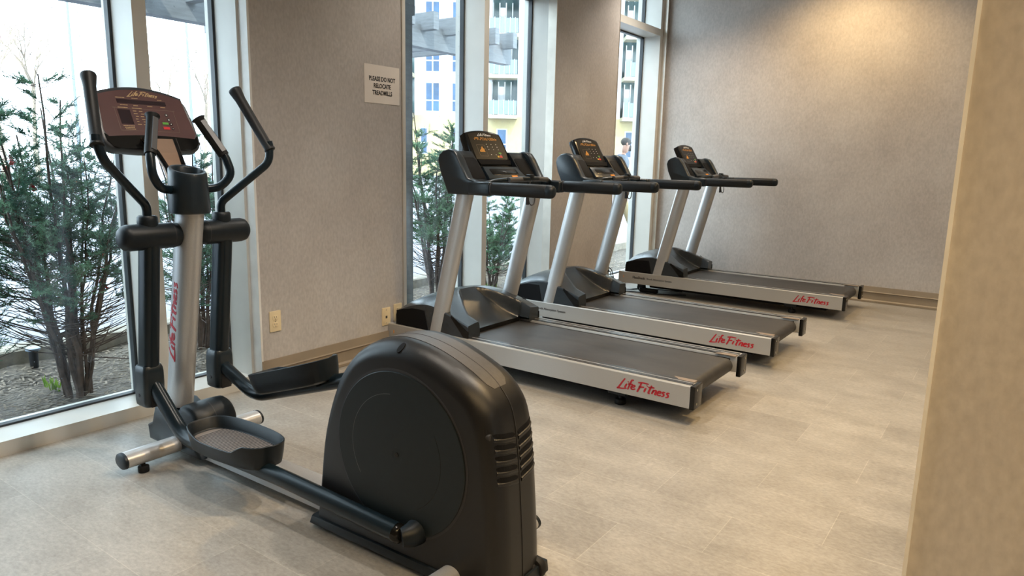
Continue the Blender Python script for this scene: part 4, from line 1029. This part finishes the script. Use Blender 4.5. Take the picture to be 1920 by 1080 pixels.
# loose chips and twigs on the bed (uncountable)
mb = MB(); mb.fix = False
for k in range(5200):
    x = rnd.uniform(-4.92, -3.62); y = rnd.uniform(0.2, 8.5); a = rnd.uniform(0, PI); l = rnd.uniform(0.008, 0.030); w_ = rnd.uniform(0.002, 0.006)
    c = Vector((x, y, GZ+0.022+rnd.uniform(0, 0.012))); u = Vector((math.cos(a), math.sin(a), rnd.uniform(-.3, .3)))*l; v = Vector((-math.sin(a), math.cos(a), rnd.uniform(-.3, .3)))*w_
    mb.add([c-u-v, c+u-v, c+u+v, c-u+v], [(0, 1, 2, 3)])
o = mb.build('wood_chips', mat('pale_chip', (0.20, 0.155, 0.11), 0.85, 0, (30, 0.5)), smooth=0); tag(o, 'loose pale wood chips and dry twigs scattered over the mulch', 'wood chips', kind='stuff')
tag(MB().prism([(-4.935, GZ-0.1), (-4.935, 0.012), (-4.95, 0.022), (-5.11, 0.022), (-5.12, 0.012), (-5.12, GZ-0.1)], 'y', -4, 11).build('kerb', MT['curb'], smooth=0), 'pale concrete kerb running along the outer edge of the mulch bed', 'kerb', kind='structure')
tag(MB().box((-90, -60, GZ-0.3), (-5.12, 140, GZ-0.02)).build('parking_lot', MT['asphalt'], smooth=0), 'pale sunlit asphalt forecourt beyond the kerb', 'pavement', kind='structure')
tag(MB().box((-5.2, -4, GZ-0.4), (XG-0.09, 12, GZ-0.05)).build('bed_soil', MT['mulch'], smooth=0), 'soil under the mulch bed', 'soil', kind='structure')
# foundation below the sills
tag(MB().box((XG-0.20, YF, GZ-0.4), (XG-0.085, YB+0.2, -0.021)).build('trim_9', MT['curb'], smooth=0), kind='structure')

# paving beyond the third window
def shrub(name, label, base, stems, height, spread, foliage, seed, leaf='leaf', density=1.0, lo=0.35, tip=0.35, size=0.0105, twig=0.5, group=None, bias=(0, 0)):
    """multi-stemmed evergreen: bare lower stems, needle sprays from 'lo' of the height upward"""
    q = random.Random(seed); root = empty(name, base); tag(root, label, 'shrub', group)
    st = MB(); st.fix = False; lf = MB(); lf.fix = False
    LV, LF = [], []
    def spray(p, d, n, ln):
        d = d.normalized()
        for k in range(n):
            t = (k+q.random())/n*ln
            c = p+d*t
            r_ = Vector((q.gauss(0, 1), q.gauss(0, 1), q.gauss(0, 0.7))); r_ = (r_-d*r_.dot(d)*0.6)
            if r_.length < 1e-4: continue
            r_.normalize(); l = size*q.uniform(0.8, 1.9); wv = d.cross(r_)
            if wv.length < 1e-4: continue
            wv = wv.normalized()*size*0.20
            o_ = len(LV); LV.extend([tuple(c-wv), tuple(c+wv), tuple(c+r_*l+wv*0.5+d*l*0.5), tuple(c+r_*l-wv*0.5+d*l*0.5)]); LF.append((o_, o_+1, o_+2, o_+3))
    for s in range(stems):
        a = q.uniform(0, 2*PI); sp = spread*q.uniform(0.25, 1.0); hh = height*q.uniform(0.62, 1.0)
        P = []; x = y = 0; n = 9
        for k in range(n+1):
            t = k/n
            P.append(Vector((0.05*math.cos(a)+(sp*math.cos(a)+bias[0])*t**1.15+q.uniform(-.014, .014), 0.05*math.sin(a)+(sp*math.sin(a)+bias[1])*t**1.15+q.uniform(-.014, .014), hh*t)))
        r0 = q.uniform(0.007, 0.017)*min(1.3, height/1.6)
        st.tube(P, [r0*(1-0.85*k/n)+0.0012 for k in range(n+1)], 6)
        nb = int(26*density)
        for b in range(nb):
            t = q.uniform(0.16, 1.0); i = min(n-1, int(t*n)); p = P[i].lerp(P[i+1], t*n-i)
            aa = q.uniform(0, 2*PI); ln = (0.40*(1-t)+0.10)*q.uniform(0.5, 1.1)*min(1.2, height/1.5)
            d = Vector((math.cos(aa), math.sin(aa), q.uniform(0.1, 0.8))).normalized()
            e = p+d*ln; mid = p+d*ln*0.5+Vector((0, 0, -0.015))
            st.tube([p, mid, e], [0.0042*(1-t*.6), 0.003*(1-t*.6), 0.0011], 4)
            if t > lo+q.uniform(-.08, .08) and q.random() < foliage:
                spray(p.lerp(e, 0.3), e-p, int(46*density), ln*0.75)
                for z in range(int(7*density)):
                    pp = p.lerp(e, q.uniform(0.25, 0.95)); dd = (d+Vector((q.uniform(-1, 1), q.uniform(-1, 1), q.uniform(-.3, .6)))*0.9).normalized(); l2 = ln*q.uniform(0.25, 0.55)
                    st.tube([pp, pp+dd*l2], [0.0016, 0.0007], 3); spray(pp, dd, int(34*density*min(1, l2/0.09)), l2)
        # leader tip
        spray(P[-2], P[-1]-P[-2], int(36*tip), (P[-1]-P[-2]).length*1.3)
    st.build('branches', MT['bark'], root, smooth=60)
    lf.add(LV, LF); lf.build('needles', MT[leaf], root, smooth=0)
    return root
shrub('evergreen_shrub', 'tall many-stemmed evergreen shrub with bare brown trunks just outside the first big pane', (-4.16, 1.66, GZ), 19, 1.75, 0.34, 0.95, 21, lo=0.42, density=1.0, bias=(0.0, -0.02))
shrub('evergreen_shrub', 'dense dark evergreen shrub cut off by the left edge of the photo', (-4.40, 1.05, GZ), 15, 1.30, 0.30, 1.0, 22, lo=0.22, density=1.0)
shrub('evergreen_shrub', 'evergreen shrub seen through the narrow pane right of the elliptical trainer', (-4.55, 2.62, GZ), 14, 1.52, 0.36, 0.85, 23, lo=0.30, density=0.9)
shrub('evergreen_shrub', 'pointed evergreen shrub outside the second window, left of the nearest treadmill head', (-4.30, 4.83, GZ), 15, 1.80, 0.28, 0.95, 24, leaf='leafl', lo=0.38, density=1.0)
shrub('evergreen_shrub', 'low rounded evergreen shrub seen under the arms of the nearest treadmill', (-4.42, 5.80, GZ), 11, 1.02, 0.30, 1.0, 25, leaf='leafl', lo=0.30, density=1.0)
# little green weeds
def weed(label, base, n, h, seed):
    q = random.Random(seed); m = MB(); m.fix = False
    for k in range(n):
        a = q.uniform(0, 2*PI); r = q.uniform(0, h*0.7); p = Vector((r*math.cos(a), r*math.sin(a), 0)); l = h*q.uniform(.5, 1.1)
        d = Vector((q.uniform(-.4, .4), q.uniform(-.4, .4), 1)).normalized(); s_ = Vector((-math.sin(a), math.cos(a), 0))*0.004
        m.add([p-s_, p+s_, p+d*l*0.6+s_*1.2, p+d*l+Vector((q.uniform(-.3, .3), q.uniform(-.3, .3), -.1))*l*.3, p+d*l*0.6-s_*1.2], [(0, 1, 2, 3, 4)])
    o = m.build('grass_tuft', MT['grassm'], loc=base, smooth=0); tag(o, label, 'grass', 'grass tufts on the mulch'); return o
weed('tiny green sprout at the foot of the many-stemmed shrub', (-4.32, 1.60, GZ+0.01), 22, 0.10, 1)
weed('bright tuft of spring grass beside the hood of the nearest treadmill', (-3.95, 4.22, GZ+0.01), 90, 0.13, 2)
weed('bright grass tuft right of the bare stems in the second window', (-4.05, 4.74, GZ+0.01), 80, 0.16, 3)
weed('broad green seedling at the lower edge of the pane between the nearest treadmill posts', (-4.15, 5.35, GZ+0.01), 60, 0.15, 4)
# red and orange strips added in the shrubs for unidentified coloured marks
def streak(label, base, n, L, m, seed):
    q = random.Random(seed); r = empty('streak', base); tag(r, label, 'streak', 'coloured streaks added in the shrubs')
    P = [Vector((q.uniform(-.012, .012), 0.022*math.sin(k*1.5)+q.uniform(-.008, .008), -L*k/n)) for k in range(n+1)]
    P = smoothpath(P, 4); mb_ = MB()
    mb_.rings([[p+Vector((0.002, 0.016*math.cos(i*0.5), 0.010)), p+Vector((0.002, -0.016*math.cos(i*0.5), -0.010)), p+Vector((-0.002, -0.016*math.cos(i*0.5), -0.010)), p+Vector((-0.002, 0.016*math.cos(i*0.5), 0.010))] for i, p in enumerate(P)])
    mb_.build('streak_loop', MT[m], r, smooth=0); return r
streak('long curly red ribbon hanging low among the bare stems of the tallest shrub', (-4.35, 1.93, 0.70), 9, 0.26, 'streak', 1)
streak('short red ribbon high in the dark shrub at the left edge', (-4.4, 1.53, 1.22), 4, 0.09, 'streak', 2)
streak('orange ribbon in the middle of the foliage left of the trainer arm', (-4.3, 1.80, 1.09), 4, 0.07, 'streak2', 3)
streak('small red ribbon in the foliage below the high one', (-4.35, 1.60, 1.07), 2, 0.04, 'streak', 4)

# small path light
pl = empty('path_light', (-4.84, 1.70, GZ)); tag(pl, 'short black garden path light with a pale round cap beside the kerb', 'garden light')
MB().tube([(0, 0, -0.02), (0, 0, 0.115), (0, 0, 0.125)], [0.021, 0.026, 0.028], 20).build('body', MT['rubber'], pl)
MB().cyl((0, 0, 0.125), (0, 0, 0.142), 0.040, 24, bev=0.004).build('cap', MT['lampgrey'], pl)

# pergolas over the forecourt
def pergola(label, x0, x1, ya, yb, z, bh, rh, pitch, over, posts):
    r = empty('pergola', (x1, ya, GZ)); tag(r, label, 'pergola'); O = Vector((x1, ya, GZ))
    def bx(name, lo, hi, par=None):
        return MB().box(tuple(Vector(lo)-O), tuple(Vector(hi)-O)).build(name, MT['timber'], par or r, smooth=0)
    bx('beam', (x1-0.07, ya, z), (x1+0.07, yb, z+bh)); bx('beam', (x0-0.07, ya, z), (x0+0.07, yb, z+bh))
    y = ya+0.15; 
    while y < yb-0.05:
        bx('rafter', (x0-over, y-0.045, z+bh*0.72), (x1+over, y+0.045, z+bh*0.72+rh)); y += pitch
    for px, py in posts: bx('post', (px-0.07, py-0.07, GZ), (px+0.07, py+0.07, z))
    return r
pergola('weathered grey timber pergola whose edge crosses the top of the first windows', -6.0, -4.15, 0.0, 4.3, 2.35, 0.20, 0.14, 0.42, 0.18, ((-6.0, 0.1), (-4.15, 0.1), (-6.0, 4.2), (-4.15, 4.2)))
pergola('weathered grey timber pergola with stepped rafter ends in the second window', -8.4, -6.15, 5.2, 8.35, 2.55, 0.26, 0.20, 0.40, 0.28, ((-8.4, 5.3), (-8.4, 8.25)))

# street lamps far off
def street_lamp(label, base, h, arm):
    r = empty('street_lamp', base); tag(r, label, 'street lamp', 'street lamps beyond the forecourt')
    MB().tube([(0, 0, 0), (0, 0, h)], [0.09, 0.05], 10).build('pole', MT['lampgrey'], r)
    MB().tube([(0, 0, h-0.1), (-arm*0.8, -arm*0.6, h+0.05)], 0.05, 8).build('arm', MT['lampgrey'], r)
    MB().box((-arm*0.8-0.5, -arm*0.6-0.15, h), (-arm*0.8+0.1, -arm*0.6+0.15, h+0.12)).build('lamp_head', MT['lampgrey'], r, smooth=0)
def gp(px, depth):     # ground position in the photo's column px at the given distance
    d = Fv + R2*(px-960)/1322.05; d = Vector((d.x, d.y, 0)).normalized(); return (d.x*depth, d.y*depth, GZ)
street_lamp('tall distant street lamp seen through the narrow first pane', gp(378, 40), 8.6, 1.6)
street_lamp('tall distant street lamp pole at the top of the first big pane', gp(172, 44), 11.5, 1.6)

# pale bare trees and hedge far across the lot
def bare_tree(label, base, h, seed):
    q = random.Random(seed); r = empty('bare_tree', base); tag(r, label, 'tree', 'pale bare trees across the forecourt'); m = MB(); m.fix = False
    def grow(p, d, l, rad, dep):
        e = p+d*l; m.tube([p, (p+e)/2+Vector((q.uniform(-.04, .04), q.uniform(-.04, .04), 0))*l, e], [rad, rad*.8, rad*.6], 5)
        if dep == 0: return
        for k in range(q.choice((2, 3, 3))):
            dd = (d+Vector((q.uniform(-.7, .7), q.uniform(-.7, .7), q.uniform(-.1, .5)))).normalized(); grow(e, dd, l*q.uniform(.6, .8), rad*.58, dep-1)
    grow(Vector((0, 0, 0)), Vector((0, 0, 1)), h*0.3, h*0.016, 5); m.build('branches', MT['barebark'], r, smooth=60)
for i, (px, dd, h, lab) in enumerate(((30, 30, 7, 'pale bare tree far off at the left edge of the first pane'), (95, 36, 8, 'pale bare tree far off behind the tallest shrub tips'), (330, 30, 5.5, 'pale bare tree behind the trainer console'), (400, 33, 6.5, 'pale bare tree at the right side of the narrow first pane'))):
    bare_tree(lab, gp(px, dd), h, 40+i)

# ---- apartment building facing the camera, far behind the forecourt
DB = 55.0
Fh = Vector((Fv.x, Fv.y, 0)).normalized(); Rh = Vector((Rv.x, Rv.y, 0))
bo = Vector((0, 0, GZ)) + Fh*DB
BL = empty('apartment_building', tuple(bo), math.atan2(Rh.y, Rh.x)); tag(BL, 'white apartment block with blue windows, glass balconies and a yellow ground floor', 'building')
k_ = DB/1322.05
def U(px): return (px-960)*k_
z_s = [4.45+2.90*i for i in range(7)]           # storey slab bottoms
def bb(name, x0, x1, z0, z1, y0, y1, m, par=BL): return MB().box((x0, y0, z0), (x1, y1, z1)).build(name, m, par, smooth=0)
XL, XRt = U(715), U(1300)
bb('ground_floor', XL, XRt, 0, 4.5, 0.0, 12, MT['byellow'])
bb('upper_wall', XL, U(915), 4.5, 24, 0.1, 12, MT['bwhite']); bb('upper_wall', U(962), U(1150), 4.5, 24, 0.1, 12, MT['bwhite']); bb('back_wall', U(915), U(962), 4.5, 24, 1.6, 12, MT['bgreen']); bb('back_wall', U(1150), XRt, 4.5, 24, 1.6, 12, MT['bgreen'])
bb('balcony_back', U(757), U(775), 4.5, 24, -0.02, 0.2, MT['bgreen'])
def win(px0, px1, zb, zt, n=2, m='bwin', yy=0.06):
    f = bb('window', U(px0), U(px1), zb, zt, yy, yy+0.08, MT['bwhite'])
    wd = (U(px1)-U(px0)-0.10*(n+1))/n
    for i in range(n):
        x = U(px0)+0.10+i*(wd+0.10); bb('pane', x, x+wd, zb+0.9, zt-0.08, yy-0.02, yy+0.02, MT[m], f); bb('pane', x, x+wd, zb+0.08, zb+0.8, yy-0.02, yy+0.02, MT[m], f)
for i in range(6):
    zb = z_s[i]+0.30; zt = z_s[i]+2.50
    win(794, 822, zb, zt); win(842, 868, zb, zt); win(872, 898, zb, zt); win(722, 750, zb, zt)
    for a, b in ((753, 776), (910, 962), (1150, 1262)):
        s_ = bb('balcony', U(a), U(b), z_s[i]-0.15, z_s[i]+0.12, -1.3, 0.1, MT['bslab'])
        bb('glass_rail', U(a)+0.05, U(b)-0.05, z_s[i]+0.15, z_s[i]+1.15, -1.28, -1.24, MT['brail'], s_)
        for q in range(int((b-a)/9)+1): bb('rail_post', U(a)+0.03+q*0.37, U(a)+0.07+q*0.37, z_s[i]+0.12, z_s[i]+1.2, -1.32, -1.23, MT['bwhite'], s_)
    for a, b in ((915, 962), (1150, 1262)):
        n = max(2, int((b-a)/11)); w_ = (U(b)-U(a))/n
        for q in range(n):
            x = U(a)+q*w_; bb('mullion', x-0.04, x+0.04, z_s[i]+0.12, z_s[i]+2.75, 1.5, 1.62, MT['bwhite'])
        bb('blind', U(a)+w_*1.1, U(a)+w_*1.9, z_s[i]+0.2, z_s[i]+2.4, 1.55, 1.60, MT['bwhite'])
for a, b in ((925, 945), (785, 800), (842, 868), (1160, 1175)):
    win(a, b, 1.6, 3.6, 1, yy=-0.04)

# ---- man walking outside, seen in profile through the third window
def man():
    base = Vector((-6.10, 11.86, GZ+0.0)); root = empty('person', tuple(base)); tag(root, 'bearded man in a grey T-shirt and khaki trousers walking past outside the third window', 'person')
    hd_ = Vector((0.86, 0.50, 0)).normalized()       # walking direction (to the right in the photo)
    sd = Vector((-hd_.y, hd_.x, 0))
    def P(f, s, z): return hd_*f+sd*s+Vector((0, 0, z))
    def skin(name, verts, edges, rad, m, sub=2):
        me = bpy.data.meshes.new(name); me.from_pydata([tuple(v) for v in verts], edges, []); o = bpy.data.objects.new(name, me); col.objects.link(o); o.parent = root
        md = o.modifiers.new('skin', 'SKIN'); sv = me.skin_vertices[0].data
        for i, r in enumerate(rad): sv[i].radius = (r, r) if not isinstance(r, tuple) else r
        sv[0].use_root = True
        s_ = o.modifiers.new('sub', 'SUBSURF'); s_.levels = sub; s_.render_levels = sub; me.materials.append(m)
        dg = bpy.context.evaluated_depsgraph_get(); m2 = bpy.data.meshes.new_from_object(o.evaluated_get(dg)); m2.polygons.foreach_set('use_smooth', [True]*len(m2.polygons))
        o.modifiers.clear(); o.data = m2; m2.materials.clear(); m2.materials.append(m); return o
    V = [P(0, 0, 0.95), P(0.0, 0, 1.10), P(0.01, 0, 1.28), P(0.03, 0, 1.42), P(0.06, 0, 1.50), P(0.10, 0, 1.60), P(0.11, 0, 1.68)]
    E_ = [(i, i+1) for i in range(6)]; Rr = [0.13, 0.125, 0.145, 0.125, 0.055, 0.082, 0.070]
    def chain(start, pts, rads):
        p = start
        for v, r in zip(pts, rads): V.append(v); Rr.append(r); E_.append((p, len(V)-1)); p = len(V)-1
        return p
    for s, f0, f1, e in ((1, 0.14, 0.30, 1), (-1, -0.02, -0.22, -1)):
        chain(0, [P(0.0, s*0.10, 0.88), P(f0, s*0.10, 0.50), P(f1 if e > 0 else -0.20, s*0.10, 0.10), P((f1 if e > 0 else -0.20)+0.02, s*0.10, 0.05), P((f1 if e > 0 else -0.20)+0.15, s*0.10, 0.035)], [0.095, 0.062, 0.042, 0.042, 0.035])
        hand = chain(3, [P(0.02, s*0.19, 1.40), P(-e*0.06, s*0.24, 1.14), P(-e*0.06+0.10, s*0.23, 0.93), P(-e*0.06+0.13, s*0.23, 0.86)], [0.062, 0.044, 0.032, 0.028])
        b_ = V[hand]
        for q in range(4): chain(hand, [b_+hd_*(0.022*(q-1.5))+Vector((0, 0, -0.055)), b_+hd_*(0.022*(q-1.5)+0.012)+Vector((0, 0, -0.095+0.006*abs(q-1.3)))], [0.010, 0.008])
        chain(hand, [b_+hd_*0.045+Vector((0, 0, -0.03)), b_+hd_*0.055+Vector((0, 0, -0.065))], [0.010, 0.008])
    skin('body', V, E_, Rr, MT['skin'])
    # clothes over it
    skin('shirt', [P(0, 0, 0.97), P(0, 0, 1.12), P(0.01, 0, 1.28), P(0.03, 0, 1.42), P(0.045, 0, 1.47), P(0.02, 0.19, 1.40), P(-0.045, 0.235, 1.20), P(0.02, -0.19, 1.40), P(0.045, -0.235, 1.20)], [(0, 1), (1, 2), (2, 3), (3, 4), (3, 5), (5, 6), (3, 7), (7, 8)], [0.155, 0.150, 0.165, 0.145, 0.085, 0.085, 0.066, 0.085, 0.066], MT['shirt'])
    skin('trousers', [P(0, 0, 0.97), P(0, 0.10, 0.86), P(0.14, 0.10, 0.50), P(0.29, 0.10, 0.12), P(0, -0.10, 0.86), P(-0.02, -0.10, 0.50), P(-0.20, -0.10, 0.12)], [(0, 1), (1, 2), (2, 3), (0, 4), (4, 5), (5, 6)], [0.150, 0.115, 0.082, 0.064, 0.115, 0.082, 0.064], MT['khaki'])
    for s, f in ((1, 0.32), (-1, -0.18)):
        MB().sphere(P(f+0.05, s*0.10, 0.045), 0.05, 14, 8, (2.4, 1.6, 0.9)).build('shoe', MT['shoe'], root, smooth=60)
    hc = P(0.105, 0, 1.665)
    MB().sphere(hc+hd_*(-0.018)+Vector((0, 0, 0.040)), 0.1, 20, 12, (0.98, 0.84, 0.80)).build('hair', MT['hair'], root, smooth=60)
    MB().sphere(hc+hd_*0.055+Vector((0, 0, -0.075)), 0.06, 16, 10, (0.95, 0.95, 0.95)).build('beard', MT['hair'], root, smooth=60)
    MB().tube([hc+hd_*0.085+Vector((0, 0, 0.02)), hc+hd_*0.115+Vector((0, 0, -0.02)), hc+hd_*0.09+Vector((0, 0, -0.03))], [0.010, 0.016, 0.012], 10).build('nose', MT['skin'], root, smooth=60)
    for s in (-1, 1):
        MB().sphere(hc+sd*s*0.078+Vector((0, 0, 0.0)), 0.028, 12, 8, (0.7, 0.5, 1.1)).build('ear', MT['skin'], root, smooth=60)
        MB().sphere(hc+hd_*0.082+sd*s*0.032+Vector((0, 0, 0.022)), 0.011, 10, 8).build('eye', MT['ink'], root, smooth=60)
man()
